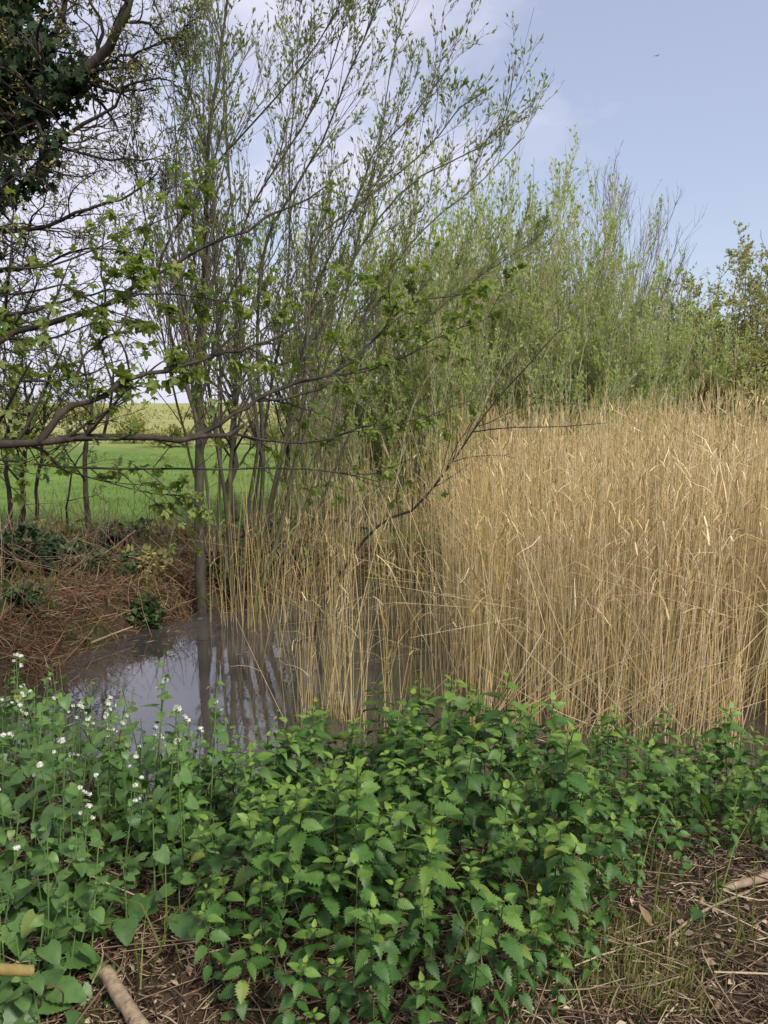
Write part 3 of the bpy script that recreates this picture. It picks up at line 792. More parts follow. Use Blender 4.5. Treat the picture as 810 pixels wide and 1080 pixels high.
for (u, v, Y, rx, rz, n, mat, lab) in (
    (5, 622, 7.4, .55, .46, 2200, 'ivy', 'dark green bramble mound at the left end of the brown bank'),
    (52, 612, 7.7, .45, .34, 1500, 'bramble', 'mid-green bramble mound behind the rusty bracken, next to the dark mound'),
    (95, 604, 8.0, .42, .26, 1000, 'ivy', 'low dark bramble just under the dumped black plastic'),
    (118, 628, 7.2, .30, .24, 420, 'bramble', 'flat thin bramble patch in the middle of the bracken bank'),
    (155, 668, 6.6, .18, .26, 420, 'bramble', 'small leafy bramble overhanging the water edge of the bank'),
    (20, 690, 6.0, .34, .26, 420, 'bramble', 'sparse bramble at the front foot of the bracken bank'),
    (60, 560, 9.3, .55, .30, 500, 'olive', 'olive scrub at the field edge behind the dark slim trees'),
    (135, 560, 9.4, .60, .26, 500, 'bramble', 'low green scrub at the field edge beside the lone greyish sapling'),
    (185, 562, 9.2, .45, .30, 420, 'olive', 'olive scrub at the field edge just left of the willow trunk'),
    (150, 615, 7.4, .34, .26, 620, 'olive', 'olive-leaved tangle amid the bracken beside the willow trunk'),
    (245, 628, 7.45, .40, .24, 500, 'ivy', 'dark tangle of roots and leaves right under the willow stems'),
    (305, 618, 7.9, .45, .26, 500, 'ivy', 'dark tangle on the back shore right of the willow stems'),
    (270, 590, 8.3, .50, .40, 420, 'bramble', 'bramble tangle growing behind the willow base'),
    (330, 590, 8.8, .60, .42, 420, 'bramble', 'bramble tangle behind the sparse reeds in the water')):
    p = px(u, v, Y); bush_low('bramble', lab, 'bramble', p[0], Y, rx, rx*.7, rz, n, .062, BRAMBLE, M[mat])

for i, (fx, fy, frx, frz, fl) in enumerate((
    (-21.5, 31, 2.6, 1.0, 'wide olive field bush, farthest left in the row beyond the meadow'), (-17.6, 33, 1.7, 1.35, 'tall round olive field bush behind the slim dark trees'),
    (-14.2, 30, 2.2, .85, 'low spreading olive field bush right of the tall round one'), (-11.0, 34, 1.5, 1.2, 'medium olive field bush seen over the crooked maple branch'),
    (-8.0, 31, 2.0, .75, 'lowest olive field bush, left of the willow trunk beyond the meadow'), (-5.2, 33, 1.6, 1.25, 'rounded olive field bush seen just right of the willow trunk'),
    (-2.2, 30, 2.0, 1.0, 'olive field bush glimpsed between the willow stems'), (1.2, 32, 1.8, 1.3, 'olive field bush mostly hidden behind the willow thicket'))):
    t = bush_low('field_bush', fl, 'bush', fx, fy, frx, frx*.6, frz, 1500, .16, DIAMOND, M['olive'], 'bushes beyond the meadow', 20)
def fallen(name, label, pts, r0, r1, mat): return stick(name, label, 'fallen branch', pts, r0, r1, mat, 8, M['log'])
fallen('fallen_log', 'long grey fallen log lying behind the bracken beside the trunk', [px(138, 586, 8.3), px(165, 584, 8.2), px(206, 579, 8.1), px(240, 583, 8.1)], .045, .06, M['bark_grey'])
fallen('fallen_branch', 'bleached thin fallen branch at the water foot of the bracken bank', [px(30, 676, 5.9), px(60, 673, 5.95), px(97, 673, 6.0)], .010, .007, M['log'])
fallen('fallen_branch', 'second bleached branch angled up out of the pond corner', [px(96, 678, 5.9), px(118, 669, 6.1), px(140, 661, 6.3)], .009, .006, M['log'])
fallen('fallen_branch', 'pale dead branch leaning across the dark bramble mound', [px(-10, 580, 7.3), px(20, 577, 7.4), px(52, 571, 7.6)], .012, .008, M['log'])
# dumped black plastic: a crumpled tub on its side
p = px(116, 580, 8.1); b = MB(); k = 16
prof = [(.0, .0), (.10, .0), (.115, .10), (.13, .20), (.145, .205), (.125, .20), (.105, .10), (.09, .012), (0, .012)]
V = []
for (r, h) in prof:
    for i in range(k):
        a = i*2*PI/k; rr = r*(1+.10*math.sin(3*a+h*9)); V.append((rr*math.cos(a), rr*math.sin(a)*.62, h))
b.add(V, [(j*k+i, j*k+(i+1) % k, (j+1)*k+(i+1) % k, (j+1)*k+i) for j in range(len(prof)-1) for i in range(k)])
tub = b.build('plastic_tub', NT('teal_black_plastic').bsdf((.012, .022, .024), .28, .5)); tub.location = p; tub.rotation_euler = (1.1, .35, .6)
tag(tub, 'crushed dark teal-black plastic tub dumped behind the bracken bank', 'tub')

# ================================================================== TREES
def tree(name, label, cat, base, group=None): return thing(name, label, cat, group, tuple(base))
def part(mb, name, mat, root):
    o = mb.build(name, mat); recentre(o, root.location); o.location = (0, 0, 0); o.parent = root; return o

# ---- the many-stemmed willow in the water, fanning up and to the right
stems_px = [
    # (pixel path, depth at base, depth at tip, base radius)
    ([(213, 648), (212, 560), (213, 470), (212, 380), (218, 310), (222, 230), (226, 140), (236, 60), (252, -30)], 7.05, 6.9, .062),
    ([(236, 640), (240, 560), (246, 470), (252, 380), (257, 300), (247, 210), (240, 130), (236, 55), (220, -40)], 7.3, 7.2, .030),
    ([(228, 640), (222, 560), (205, 440), (196, 330), (186, 240), (182, 160), (194, 110), (205, 30)], 7.4, 7.8, .028),
    ([(250, 640), (262, 540), (270, 450), (255, 360), (250, 300), (262, 230), (300, 170), (344, 100), (372, 10)], 7.2, 6.9, .030),
    ([(262, 640), (272, 560), (277, 460), (272, 350), (283, 255), (307, 205), (344, 144), (366, 81), (385, 37), (412, -40)], 7.3, 6.6, .034),
    ([(256, 642), (280, 560), (300, 480), (318, 380), (340, 290), (375, 210), (392, 163), (435, 120), (470, 70)], 7.3, 7.4, .028),
    ([(268, 640), (300, 540), (318, 440), (326, 330), (331, 255), (383, 207), (448, 152), (480, 112), (510, 92)], 7.1, 6.7, .032),
    ([(245, 640), (240, 540), (222, 420), (207, 300), (207, 205), (259, 140), (300, 93), (345, 30), (372, -30)], 7.2, 6.6, .030),
    ([(275, 635), (310, 560), (345, 470), (365, 380), (400, 300), (450, 240), (500, 200), (548, 150)], 7.4, 7.6, .026),
    ([(280, 635), (320, 570), (352, 500), (390, 420), (440, 350), (500, 300), (560, 262)], 7.5, 8.2, .022),
    ([(232, 640), (232, 540), (236, 430), (232, 320), (228, 230), (214, 130), (180, 40), (150, -40)], 7.6, 8.0, .026),
    ([(258, 640), (266, 540), (280, 440), (300, 330), (306, 240), (304, 160), (312, 80), (318, -20)], 7.7, 8.1, .026),
    ([(226, 642), (214, 540), (190, 430), (168, 330), (155, 240), (140, 150), (138, 70)], 7.6, 8.2, .022),
    ([(270, 638), (290, 550), (330, 440), (360, 330), (382, 230), (400, 150), (410, 80), (428, 10)], 7.6, 7.7, .024),
    ([(264, 640), (282, 540), (306, 430), (345, 320), (392, 230), (440, 180), (486, 160), (524, 130), (540, 60)], 7.3, 7.2, .026),
]
base = px(245, 640, 7.25); base[2] = float(ground_z(base[0], base[1]))
root = tree('willow_tree', 'many-stemmed grey willow rising from the pond edge, fanning over the water', 'tree', base)
SP, SR = [], []
for i, (pp, y0, y1, r0) in enumerate(stems_px):
    P = resample([px(u, v, y0+(y1-y0)*k/(len(pp)-1)) for k, (u, v) in enumerate(pp)], 22)
    P[1:] += np.cumsum(rng.normal(size=(21, 3))*.006, axis=0)
    P[0, 2] = min(P[0, 2], WZ-.05)
    R = r0*(.70 if i else .9)*(np.linspace(1, 0, 22)**1.3*.85+.10)+.0025
    mb = MB(); mb.tubes(P, R, 8); part(mb, 'trunk' if i == 0 else 'stem', M['bark_willow'] if i in (0, 3, 4, 5, 7, 9, 11) else M['bark_olive'], root)
    SP.append(P); SR.append(R)
SP, SR = np.array(SP), np.array(SR)
l1 = spawn(SP, SR, 20, .25, .98, .42, .14, .30, 7, up=.25, bend=.35, wob=.07, rr=.5, rmin=.0026)
l2 = spawn(*l1, 7, .15, .98, .5, .2, .45, 6, up=.18, bend=.25, wob=.08, rr=.55, rmin=.0017)
l2b = spawn(SP, SR, 26, .45, 1., .6, .2, .09, 6, up=.3, bend=.3, wob=.08, rr=.4, rmin=.0018)
l3 = spawn(*stack(*[(l2[0], l2[1]), (l2b[0], l2b[1])]), 3.2, .25, 1., .55, .2, .5, 5, up=.1, bend=.2, wob=.09, rr=.7, rmin=.0013)
mb = MB(); mb.tubes(*l1, 5); mb.tubes(*l2, 4); mb.tubes(*l2b, 4); mb.tubes(*l3, 3); part(mb, 'twigs', M['twig'], root)
mb = MB()
for (P, R), n in ((l1, 4), (l2, 3.2), (l2b, 3.2), (l3, 2.3)):
    z = P[:, -1, 2]; wgt = P[z > .9]
    leaves_on(mb, LENS, wgt, n, .036, .3, 1., .45, lift=.25)
part(mb, 'leaves', M['willow'], root)
# the dark limb leaning out over the water
P = resample([px(u, v, Y) for u, v, Y in ((330, 640, 6.3), (352, 613, 6.2), (400, 554, 6.0), (440, 534, 5.9), (478, 485, 5.7), (510, 438, 5.6), (546, 398, 5.5), (570, 370, 5.4), (590, 345, 5.4))], 20)
R = np.linspace(.015, .003, 20)
base2 = P[0].copy(); root = tree('leaning_branch', 'dark crooked dead branch leaning out of the water across the reeds', 'branch', base2)
P[0, 2] = WZ-.1
mb = MB(); mb.tubes(P+rng.normal(size=P.shape)*.006, R, 7)
a1 = spawn(P[None], R[None], 12, .35, 1, .6, .2, .25, 6, wob=.12, rr=.5, rmin=.002)
a2 = spawn(*a1, 3, .2, 1, .6, .2, .5, 5, wob=.14, rr=.6, rmin=.0014)
j0 = int(np.argmin(np.abs(proj(P)[0]-500))); extra = resample([P[j0]]+[px(u, v, 5.5) for u, v in ((535, 451), (590, 450), (640, 446))], 7)[None]
mb.tubes(*a1, 4); mb.tubes(*a2, 3); part(mb, 'limb', M['bark_dark'], root)
mb = MB(); mb.tubes(extra, np.linspace(.005, .002, 7)[None], 4); part(mb, 'twig', M['twig_dark'], root)

# ---- the maple reaching in from the left
paths = [
    ([(-75, 478, 3.2), (0, 470, 3.25), (45, 467, 3.3), (100, 464, 3.4), (150, 462, 3.5), (205, 461, 3.6), (245, 458, 3.7), (256, 450, 3.75)], .034, .009),
    ([(200, 461, 3.6), (222, 452, 3.65), (250, 436, 3.7), (276, 418, 3.8), (311, 405, 3.9), (355, 391, 4.0), (392, 361, 4.1), (430, 322, 4.2), (500, 308, 4.4)], .013, .003),
    ([(272, 422, 3.8), (300, 421, 3.85), (337, 409, 3.9), (367, 394, 4.0), (418, 380, 4.1), (470, 352, 4.2), (530, 330, 4.3)], .008, .002),
    ([(250, 458, 3.7), (293, 466, 3.8), (337, 465, 3.9), (381, 451, 4.0), (422, 446, 4.1), (459, 436, 4.2), (502, 420, 4.3)], .007, .002),
    ([(41, 466, 3.3), (55, 442, 3.3), (74, 428, 3.35), (107, 417, 3.4), (122, 408, 3.45), (148, 398, 3.5), (200, 383, 3.6), (237, 372, 3.7), (300, 352, 3.8), (330, 325, 3.9), (358, 295, 4.0)], .015, .003),
    ([(-75, 482, 3.5), (0, 485, 3.5), (75, 493, 3.6), (180, 494, 3.7), (240, 494, 3.8), (292, 493, 3.9), (350, 497, 4.0), (400, 508, 4.1)], .009, .003),
    ([(-75, 395, 3.8), (0, 357, 3.9), (74, 335, 3.95), (111, 322, 4.0), (167, 287, 4.05), (205, 268, 4.1), (240, 250, 4.15), (300, 222, 4.3), (345, 196, 4.4)], .024, .004),
    ([(81, 398, 3.4), (89, 376, 3.4), (111, 357, 3.45), (130, 343, 3.5), (137, 313, 3.55), (141, 287, 3.6), (139, 258, 3.6)], .007, .002),
    ([(-75, 330, 3.7), (0, 313, 3.7), (40, 306, 3.7), (70, 302, 3.7), (107, 324, 3.8), (150, 340, 3.9)], .009, .003),
    ([(166, 287, 4.05), (178, 254, 4.05), (198, 217, 4.1), (206, 180, 4.1)], .007, .002),
    ([(-75, 300, 3.5), (0, 284, 3.5), (60, 280, 3.55), (110, 258, 3.6), (150, 240, 3.7), (190, 224, 3.8)], .010, .002),
    ([(-75, 380, 3.3), (0, 372, 3.3), (40, 368, 3.3), (75, 380, 3.35), (90, 402, 3.4)], .008, .002),
    ([(105, 322, 4.0), (150, 310, 4.0), (200, 312, 4.1), (255, 318, 4.2), (300, 300, 4.3)], .006, .002),
    ([(60, 493, 3.6), (110, 508, 3.7), (160, 520, 3.8), (210, 524, 3.9)], .004, .002),
]
tx, ty = -2.95, 3.7; gz = float(ground_z(tx, ty))
root = tree('maple_tree', 'maple just outside the picture, its leafy crooked branches reaching across from the left', 'tree', (tx, ty, gz))
tp = resample([(tx, ty, gz-.1), (tx+.05, ty, 1.0), (tx+.02, ty+.03, 2.2), (tx-.1, ty+.1, 3.6), (tx-.05, ty+.1, 5.2)], 16)
mb = MB(); mb.tubes(tp, np.linspace(.13, .05, 16), 12); part(mb, 'trunk', M['bark_dark'], root)
MP, MR = [], []
for pth, r0, r1 in paths:
    pts_ = [px(*q) for q in pth]
    if pth[0][0] == -75:
        f = np.interp(pts_[0][2]-.15, tp[:, 2], np.arange(16)); i = int(f); pts_ = [tp[i]*(1-f+i)+tp[min(i+1, 15)]*(f-i)]+pts_
    P = resample(pts_, 24); P += rng.normal(size=P.shape)*min(.010, r0*.35)
    R = np.linspace(r0, r1, 24)
    mb = MB(); mb.tubes(P, R*(1+.12*rng.normal(size=24)), 7); part(mb, 'branch', M['bark_dark'], root); MP.append(P); MR.append(R)
MP, MR = np.array(MP), np.array(MR)
m1 = spawn(MP, MR, np.array([21]*8+[16]+[7]+[16]*4), .22, .98, .85, .25, .22, 7, up=.12, bend=.1, wob=.13, rr=.5, rmin=.0020, shrink=.4, lmin=.12)
m2 = spawn(*m1, 3.2, .25, 1., .75, .25, .5, 5, up=.05, wob=.14, rr=.65, rmin=.0014)
kq = MP[[4, 6, 8, 10, 11]][:, 4:12]; kk = spawn(kq, np.full((5, 8), .005), 7, .1, .95, 1.2, .3, .16, 4, wob=.1, rmin=.0014)
mb = MB(); mb.tubes(*m1, 5); mb.tubes(*m2, 4); mb.tubes(*kk, 3); part(mb, 'twigs', M['twig_dark'], root)
mb = MB(); leaves_on(mb, MAPLE, m1[0], 3.4, .038, .35, 1., .9, hang=.35); leaves_on(mb, MAPLE, m2[0], 1.9, .034, .5, 1., .8, hang=.3)
# larger leaves close to the trunk side
leaves_on(mb, MAPLE, kk[0], 3.0, .058, .55, 1., .8, hang=.4, young=.12)
part(mb, 'leaves', M['maple'], root)

# ---- ivy-clad oak at the top left
tpx = [(-150, 640, 8.6), (-140, 500, 8.6), (-110, 380, 8.5), (-75, 260, 8.4), (-40, 150, 8.3), (0, 40, 8.2), (20, -60, 8.1), (25, -160, 8.1)]
P0 = resample([px(*q) for q in tpx], 24); gz = float(ground_z(P0[0, 0], P0[0, 1])); P0[0, 2] = gz-.1
root = tree('ivy_clad_oak', 'old oak wrapped in dark ivy with gnarled bare twigs, at the top left', 'tree', (P0[0, 0], P0[0, 1], gz))
mb = MB(); mb.tubes(P0, np.linspace(.26, .13, 24), 12); part(mb, 'trunk', M['bark_dark'], root)
lims = [([(-30, 150, 8.3), (12, 128, 8.2), (45, 110, 8.0), (95, 68, 7.8), (122, 38, 7.7), (138, 0, 7.6), (158, -70, 7.5)], .075, .028),
        ([(-70, 250, 8.4), (-20, 215, 8.2), (30, 190, 8.0), (60, 150, 7.9), (89, 130, 7.8), (104, 126, 7.8), (126, 104, 7.7), (132, 88, 7.7), (185, 84, 7.6)], .040, .006),
        ([(-80, 270, 8.4), (-20, 250, 8.2), (40, 240, 8.0), (90, 222, 7.9), (140, 205, 7.8), (172, 176, 7.8)], .036, .006),
        ([(-60, 210, 8.4), (0, 170, 8.2), (48, 150, 8.0), (100, 165, 7.9), (140, 168, 7.9), (178, 170, 7.8)], .030, .006),
        ([(-110, 380, 8.5), (-40, 340, 8.3), (30, 330, 8.2), (90, 310, 8.1), (150, 308, 8.0)], .036, .006),
        ([(-95, 330, 8.5), (-20, 290, 8.9), (40, 280, 9.0), (90, 262, 9.0), (150, 268, 9.0)], .030, .006),
        ([(-20, 90, 8.2), (30, 60, 8.0), (60, 30, 8.0), (80, -30, 8.0)], .045, .02),
        ([(-130, 450, 8.6), (-60, 420, 8.6), (0, 405, 8.6), (70, 400, 8.6), (130, 380, 8.6)], .028, .006),
        ([(95, 68, 7.8), (130, 60, 7.8), (160, 50, 7.8), (200, 30, 7.8)], .018, .006)]
LP, LR = [], []
for pth, r0, r1 in lims:
    P = resample([px(*q) for q in pth], 18); P += rng.normal(size=P.shape)*.014; R = np.linspace(r0, r1, 18)
    mb = MB(); mb.tubes(P, R, 8); part(mb, 'limb', M['bark_grey'] if r0 > .07 else M['bark_dark'], root); LP.append(P); LR.append(R)
LP, LR = np.array(LP), np.array(LR)
o1 = spawn(LP, LR, 24, .15, 1., .85, .25, .38, 8, up=-.02, wob=.26, rr=.45, rmin=.005, shrink=.4)
o2 = spawn(*o1, 9, .15, 1., .8, .3, .45, 6, wob=.28, rr=.6, rmin=.0032)
o3 = spawn(*o2, 4.0, .2, 1., .8, .3, .5, 5, wob=.25, rr=.7, rmin=.0022)
mb = MB(); mb.tubes(*o1, 5); mb.tubes(*o2, 4); mb.tubes(*o3, 3); part(mb, 'twigs', M['twig_dark'], root)
mb = MB(); leaves_on(mb, LENS, o2[0], .8, .042, .5, 1, .7); leaves_on(mb, LENS, o3[0], .75, .040, .5, 1., .7); part(mb, 'leaves', M['olive'], root)
mb = MB()
for (Pv, rad, cnt, f0) in ((P0, .62, 5200, .30), (LP[0], .24, 900, .0), (LP[6], .34, 1100, 0), (LP[1], .26, 500, 0.)):
    K = len(Pv); t = U(f0, 1., cnt) if Pv is P0 else U(0, .55, cnt); f = t*(K-1); i = np.minimum(f.astype(int), K-2); w = (f-i)[:, None]
    c = Pv[i]*(1-w)+Pv[i+1]*w; d = rvec(cnt); lump = 1+.45*fbm(c[:, 2]*1.0+d[:, 0]*.5, d[:, 1]+c[:, 0], 1.7, 2, 8)
    O = c+d*(rad*rng.random(cnt)**.5*lump)[:, None]*np.array([1, 1, .8])
    X, Y, Z = basis(np.array([0, 0, -.9])+.7*rng.normal(size=(cnt, 3)), d); mb.inst(IVY, O, X, Y, Z, U(.05, .095, cnt), aux=U(0, 1, cnt)**5*.7)
part(mb, 'ivy', M['ivy'], root)

# ---- slim trees along the field edge at the left
def slim_tree(u, vb, Y, h, r, lab, lean=0., crown=True, mat='bark_dark', fork=0):
    p = px(u, vb, Y); z = float(ground_z(p[0], Y)); root = tree('slim_tree', lab, 'tree', (p[0], Y, z), None)
    P = resample([(p[0], Y, z-.1), (p[0]+lean*.3*h, Y, z+.33*h), (p[0]+lean*.6*h+.05, Y+.1, z+.66*h), (p[0]+lean*h, Y, z+h)], 14); P[1:] += rng.normal(size=(13, 3))*.018
    R = np.linspace(r, r*.25, 14); mb = MB(); mb.tubes(P, R, 8); part(mb, 'trunk', M[mat], root)
    a = spawn(P[None], R[None], 15*h/2.4, .25, 1, .8, .25, .42, 7, up=.15, wob=.16, rr=.5, rmin=.004); c = spawn(*a, 5, .2, 1, .75, .3, .5, 5, wob=.2, rr=.6, rmin=.0026); d = spawn(*c, 2.5, .2, 1, .7, .3, .5, 4, wob=.2, rmin=.002)
    mb = MB(); mb.tubes(*a, 4); mb.tubes(*c, 3); mb.tubes(*d, 3); part(mb, 'branches', M['twig_dark'], root)
    mb = MB(); leaves_on(mb, LENS, c[0], 3.6, .05, .4, 1, .7); leaves_on(mb, LENS, d[0], 4.0, .045, .3, 1, .7); part(mb, 'leaves', M['willow'], root)
slim_tree(13, 560, 10.3, 2.9, .038, 'slim dark tree at the field edge, nearest the left side')
slim_tree(24, 558, 10.6, 2.5, .044, 'slim dark tree second in from the left at the field edge', .05)
slim_tree(38, 558, 10.4, 2.8, .030, 'slim dark tree leaning right at the field edge', .10)
slim_tree(94, 562, 10.2, 2.6, .042, 'straight greyish sapling standing alone before the green field', 0, True, 'bark_grey')
slim_tree(67, 556, 10.0, 1.9, .017, 'very thin sapling leaning right towards the lone greyish sapling', .22)
slim_tree(245, 560, 9.6, 3.4, .055, 'grey-barked sapling right behind the willow trunk', .02, True, 'bark_grey')
slim_tree(300, 560, 10.5, 3.2, .05, 'grey-barked sapling behind the brown reeds, right of the willow', .06, True, 'bark_grey')

# ---- willow thicket beyond the pond: each shrub a fan of whips
def thicket(name, label, u, vtop, Y, spread, nst, leafmat, twigmat, leaf_n, size, base_z=None, bare=False, wob=.04, cat='shrub', tsd=.16):
    p = px(u, 430, Y); z = float(ground_z(p[0], Y)); z = max(z, WZ); top = px(u, vtop, Y)[2]; h = top-z
    root = tree(name, label, cat, (p[0], Y, z), 'willow thicket beyond the reeds' if name == 'willow_shrub' else None)
    P = []
    for q in range(nst):
        a = U(0, 2*PI); rad = math.sqrt(U(0, 1))*spread; hh = h*(1-.36*(rad/spread)**2)*U(.76, 1.03)
        e = np.array([math.cos(a)*rad, math.sin(a)*rad*.8, hh]); b0 = np.array([math.cos(a)*.3*rad, math.sin(a)*.3*rad, -.1])
        P.append(resample(np.array([b0, b0*.5+e*np.array([.35, .35, .4]), e*np.array([.7, .7, .75]), e])+rng.normal(size=(4, 3))*.05, 12))
    P = np.array(P)+np.array([p[0], Y, z]); R = np.tile(np.linspace(.015, .003, 12), (nst, 1))
    mb = MB(); mb.tubes(P, R, 5, rnd=U(0, 1, nst)); part(mb, 'stems', M['twig_green'], root)
    a = spawn(P, R, 15, .10, 1, .42, .15, .30, 6, up=.3, bend=.3, wob=.07, rr=.5, rmin=.0034); c = spawn(*a, 6, .10, 1, .48, .18, .5, 5, up=.2, bend=.2, wob=.08, rr=.6, rmin=.0024)
    mb = MB(); mb.tubes(*a, 4, rnd=U(0, 1, len(a[0]))); mb.tubes(*c, 3, rnd=U(0, 1, len(c[0]))); part(mb, 'twigs', M[twigmat], root)
    if not bare:
        mb = MB(); leaves_on(mb, DIAMOND, a[0], leaf_n, size, .2, 1., .5, lift=.2); leaves_on(mb, DIAMOND, c[0], leaf_n, size, .15, 1., .5, lift=.2); part(mb, 'leaves', M[leafmat], root)
for (u, vt, Y, s, n, lab) in (
    (345, 205, 10.6, 1.3, 12, 'pale green willow shrub behind the fanning stems, left end of the thicket'),
    (420, 172, 11.0, 1.4, 32, 'pale green willow shrub second from the left in the thicket'),
    (490, 165, 11.2, 1.4, 32, 'tallest pale green willow shrub in the centre of the thicket'),
    (556, 172, 11.6, 1.3, 30, 'pale green willow shrub right of the tallest one'),
    (612, 200, 12.0, 1.3, 28, 'pale green willow shrub in front of the bare-topped one'),
    (665, 275, 11.8, 1.2, 24, 'lower pale green willow shrub at the right end of the thicket'),
    (712, 292, 13.2, 1.3, 20, 'pale willow shrub filling the dip before the dark ivy-covered bush'),
    (585, 315, 10.9, 1.2, 18, 'short willow shrub just over the middle of the reed tops'),
    (445, 270, 10.0, 1.1, 22, 'short willow shrub just over the left end of the reed bed'),
    (375, 270, 9.8, 1.1, 11, 'short willow shrub between the willow stems and the reed bed'),
    (520, 240, 13.2, 1.6, 26, 'willow shrub of the second row, behind the tallest one'),
    (640, 250, 13.4, 1.6, 26, 'willow shrub of the second row, below the bare grey whips'),
    (330, 300, 13.2, 1.5, 9, 'willow shrub of the second row at the left, over the open field')):
    thicket('willow_shrub', lab, u, vt, Y, s, int(n*1.7), 'thicket', 'twig_green', 3.2, .052)
thicket('bare_willow', 'willow with bare grey whips spiking above the thicket', 642, 158, 13.0, 1.25, 40, 'willow', 'twig', 1, .04, bare=True, cat='tree')

# ---- bushes at the right
def bush(name, label, u, vtop, Y, rx, n, size, mat, tpl, top_twigs=14):
    p = px(u, 420, Y); z = float(ground_z(p[0], Y)); top = px(u, vtop, Y)[2]; h = top-z
    root = tree(name, label, 'bush', (p[0], Y, z)); P = []
    for q in range(34):
        a = U(0, 6.3); rad = math.sqrt(U(0, 1))*rx; e = np.array([math.cos(a)*rad, math.sin(a)*rad*.8, h*(1-.4*(rad/rx)**2)*U(.6, 1.)])
        P.append(resample(np.array([[0, 0, -.1], e*[.4, .4, .35], e*[.8, .8, .7], e])+rng.normal(size=(4, 3))*.08, 10))
    P = np.array(P)+np.array([p[0], Y, z]); R = np.tile(np.linspace(.035, .005, 10), (34, 1))
    mb = MB(); mb.tubes(P, R, 5); part(mb, 'stems', M['bark_dark'], root)
    a = spawn(P, R, 15, .12, 1, .75, .25, .32, 6, up=.12, wob=.14, rr=.5, rmin=.006); c = spawn(*a, 6, .1, 1, .7, .25, .5, 5, wob=.16, rr=.6, rmin=.0035)
    mb = MB(); mb.tubes(*a, 4); mb.tubes(*c, 3); part(mb, 'twigs', M['twig_green'], root)
    mb = MB(); leaves_on(mb, tpl, a[0], n*.5, size, .1, 1, .9); leaves_on(mb, tpl, c[0], n, size, .1, 1, .9); blob_leaves(mb, tpl, p[0], Y, z+h*.42, rx*.95, rx*.8, h*.40, 4200, size*1.25, .25); part(mb, 'leaves', M[mat], root)
bush('evergreen_bush', 'dark ivy-covered bush between the pale willows and the olive hedge', 708, 270, 15.5, 1.2, 9, .055, 'evergreen', DIAMOND)
bush('hawthorn_bush', 'dense olive-green bush just right of the dark ivy-covered one', 752, 276, 15.0, 1.35, 16, .055, 'olive', DIAMOND)
bush('hawthorn_bush', 'tall olive-brown bush with spiky tips at the right edge', 800, 248, 16.0, 1.5, 16, .055, 'olive', DIAMOND)
bush('hawthorn_bush', 'olive-brown bush beyond the right edge of the reed bed', 868, 255, 16.5, 1.6, 11, .07, 'olive', DIAMOND)
bush('hawthorn_bush', 'low yellow-green bush showing just above the reed tops', 690, 350, 13.6, 1.0, 5, .06, 'thicket', DIAMOND)
bush('hawthorn_bush', 'low olive bush in front of the tall one near the right edge', 775, 345, 13.0, 1.1, 5, .06, 'olive', DIAMOND)

# ---- a bird, far up
b = MB(); p = px(693, 59, 60.0)
b.tubes(np.array([[(-.28, 0, 0), (-.15, 0, .01), (.05, 0, .02), (.2, 0, .015), (.27, 0, .01)]]), np.array([[.01, .05, .065, .04, .008]]), 8)
for sgn in (-1, 1):
    b.add([(.08, sgn*.03, .02), (-.10, sgn*.03, .02), (-.08, sgn*.26, .12), (.09, sgn*.25, .12), (-.10, sgn*.52, .03), (-.04, sgn*.54, .03),
           (.08, sgn*.03, .03), (-.10, sgn*.03, .025), (-.08, sgn*.26, .128), (.09, sgn*.25, .13), (-.10, sgn*.52, .034), (-.04, sgn*.54, .034)],
          [(0, 1, 2, 3), (3, 2, 4, 5), (6, 7, 8, 9), (9, 8, 10, 11), (0, 3, 9, 6), (3, 5, 11, 9), (1, 2, 8, 7), (2, 4, 10, 8)])
o = b.build('bird', NT('bird_dark').bsdf((.03, .03, .035), .8, .2)); o.location = p; o.rotation_euler = (0, 0, .9); o.scale = (.45, .45, .45)
tag(o, 'tiny dark bird flying high in the clear sky', 'bird')

# ================================================================== LIGHT
W = bpy.data.worlds.new('World'); sc.world = W; W.use_nodes = True
nt = W.node_tree; nt.nodes.clear()
SUN_EL, SUN_AZ = math.radians(46), math.radians(135)   # behind the camera, to the right
def wn(k, **kw):
    x = nt.nodes.new(k)
    for a, v in kw.items(): setattr(x, a, v)
    return x
sky = wn('ShaderNodeTexSky', sky_type='NISHITA', sun_disc=False); sky.sun_elevation = SUN_EL; sky.sun_rotation = SUN_AZ; sky.air_density = 1.0; sky.dust_density = 1.5; sky.ozone_density = 1.2
tc = wn('ShaderNodeTexCoord'); sp_ = wn('ShaderNodeSeparateXYZ'); nt.links.new(tc.outputs['Generated'], sp_.inputs[0])
mz = wn('ShaderNodeMath', operation='ADD'); nt.links.new(sp_.outputs[2], mz.inputs[0]); mz.inputs[1].default_value = .22
dv = []
for i in (0, 1):
    m = wn('ShaderNodeMath', operation='DIVIDE'); nt.links.new(sp_.outputs[i], m.inputs[0]); nt.links.new(mz.outputs[0], m.inputs[1]); dv.append(m)
cb = wn('ShaderNodeCombineXYZ'); nt.links.new(dv[0].outputs[0], cb.inputs[0]); nt.links.new(dv[1].outputs[0], cb.inputs[1])
ns = wn('ShaderNodeTexNoise'); ns.inputs['Scale'].default_value = 1.5; ns.inputs['Detail'].default_value = 7; ns.inputs['Roughness'].default_value = .55
mp = wn('ShaderNodeMapping'); mp.inputs['Location'].default_value = (.9, .15, 0); nt.links.new(cb.outputs[0], mp.inputs[0]); nt.links.new(mp.outputs[0], ns.inputs['Vector'])
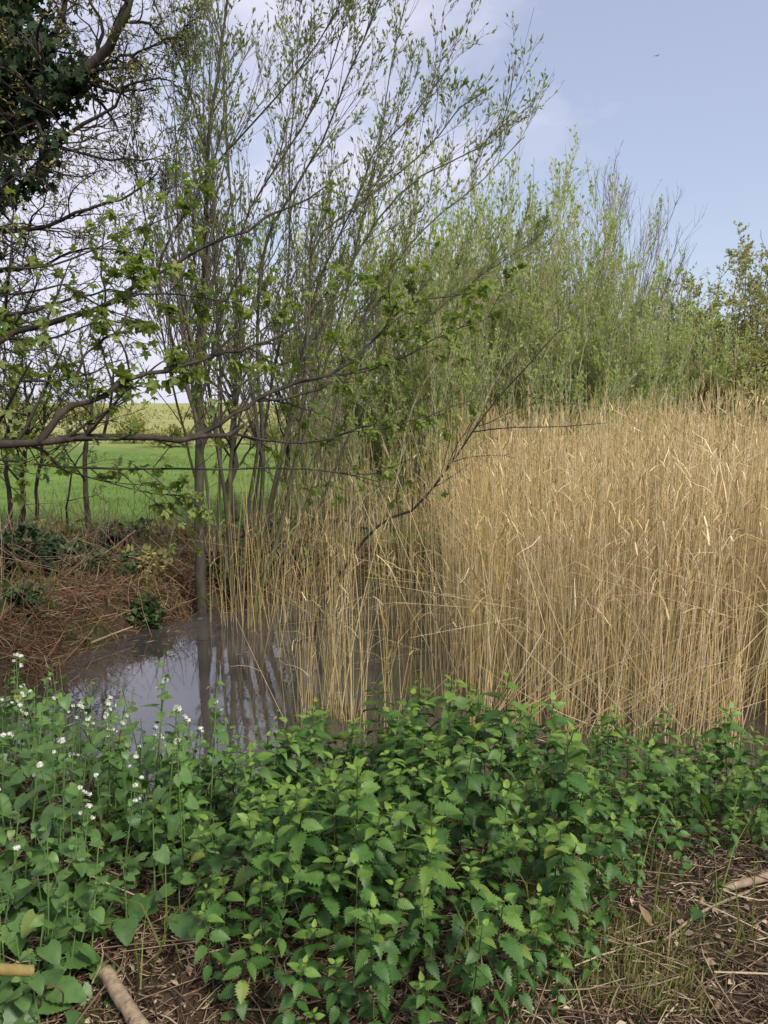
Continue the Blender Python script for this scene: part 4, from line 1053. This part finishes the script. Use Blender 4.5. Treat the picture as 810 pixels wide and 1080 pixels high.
# thicker cloud towards the left of the view
dx = wn('ShaderNodeMath', operation='MULTIPLY_ADD'); nt.links.new(dv[0].outputs[0], dx.inputs[0]); dx.inputs[1].default_value = -.22; nt.links.new(ns.outputs['Fac'], dx.inputs[2])
cr = wn('ShaderNodeValToRGB'); cr.color_ramp.elements[0].position = .44; cr.color_ramp.elements[0].color = (.36, .36, .36, 1); cr.color_ramp.elements[1].position = .64; cr.color_ramp.elements[1].color = (.95, .95, .95, 1)
nt.links.new(dx.outputs[0], cr.inputs[0])
mx = wn('ShaderNodeMix', data_type='RGBA'); last = cr.outputs[0]
for dvec, rad, amt in (((.184, .932, .307), .065, .5), ((.040, .908, .415), .10, .6), ((.225, .925, .282), .045, .4)):
    ds = wn('ShaderNodeVectorMath', operation='DISTANCE'); nt.links.new(tc.outputs['Generated'], ds.inputs[0]); ds.inputs[1].default_value = dvec
    n2 = wn('ShaderNodeTexNoise'); n2.inputs['Scale'].default_value = 9; n2.inputs['Detail'].default_value = 6; nt.links.new(tc.outputs['Generated'], n2.inputs['Vector'])
    ad = wn('ShaderNodeMath', operation='MULTIPLY_ADD'); nt.links.new(n2.outputs['Fac'], ad.inputs[0]); ad.inputs[1].default_value = -rad*2.6; nt.links.new(ds.outputs['Value'], ad.inputs[2])
    mr = wn('ShaderNodeMapRange', interpolation_type='SMOOTHSTEP'); nt.links.new(ad.outputs[0], mr.inputs[0]); mr.inputs[1].default_value = -rad*1.1; mr.inputs[2].default_value = rad*.15; mr.inputs[3].default_value = amt; mr.inputs[4].default_value = 0
    mm = wn('ShaderNodeMath', operation='MAXIMUM'); nt.links.new(last, mm.inputs[0]); nt.links.new(mr.outputs[0], mm.inputs[1]); last = mm.outputs[0]
nt.links.new(last, mx.inputs[0]); nt.links.new(sky.outputs[0], mx.inputs[6]); mx.inputs[7].default_value = (5.1, 5.05, 6.0, 1)
bg = wn('ShaderNodeBackground'); bg.inputs['Strength'].default_value = .082; nt.links.new(mx.outputs[2], bg.inputs[0])
wo = wn('ShaderNodeOutputWorld'); nt.links.new(bg.outputs[0], wo.inputs[0])

sl = bpy.data.lights.new('sun', 'SUN'); sl.energy = 2.0; sl.angle = math.radians(10); sl.color = (1, .95, .86)
so = bpy.data.objects.new('sun', sl); COL.objects.link(so)
S = Vector((math.sin(SUN_AZ)*math.cos(SUN_EL), math.cos(SUN_AZ)*math.cos(SUN_EL), math.sin(SUN_EL)))
so.rotation_euler = S.to_track_quat('Z', 'Y').to_euler(); so.location = (6, -6, 12)

sc.render.engine = 'CYCLES'
sc.view_settings.view_transform = 'Standard'; sc.view_settings.look = 'None'; sc.view_settings.exposure = 1.0; sc.view_settings.gamma = 1
sc.cycles.use_denoising = True
sc.cycles.max_bounces = 6; sc.cycles.diffuse_bounces = 3; sc.cycles.glossy_bounces = 3; sc.cycles.transmission_bounces = 3; sc.cycles.transparent_max_bounces = 4
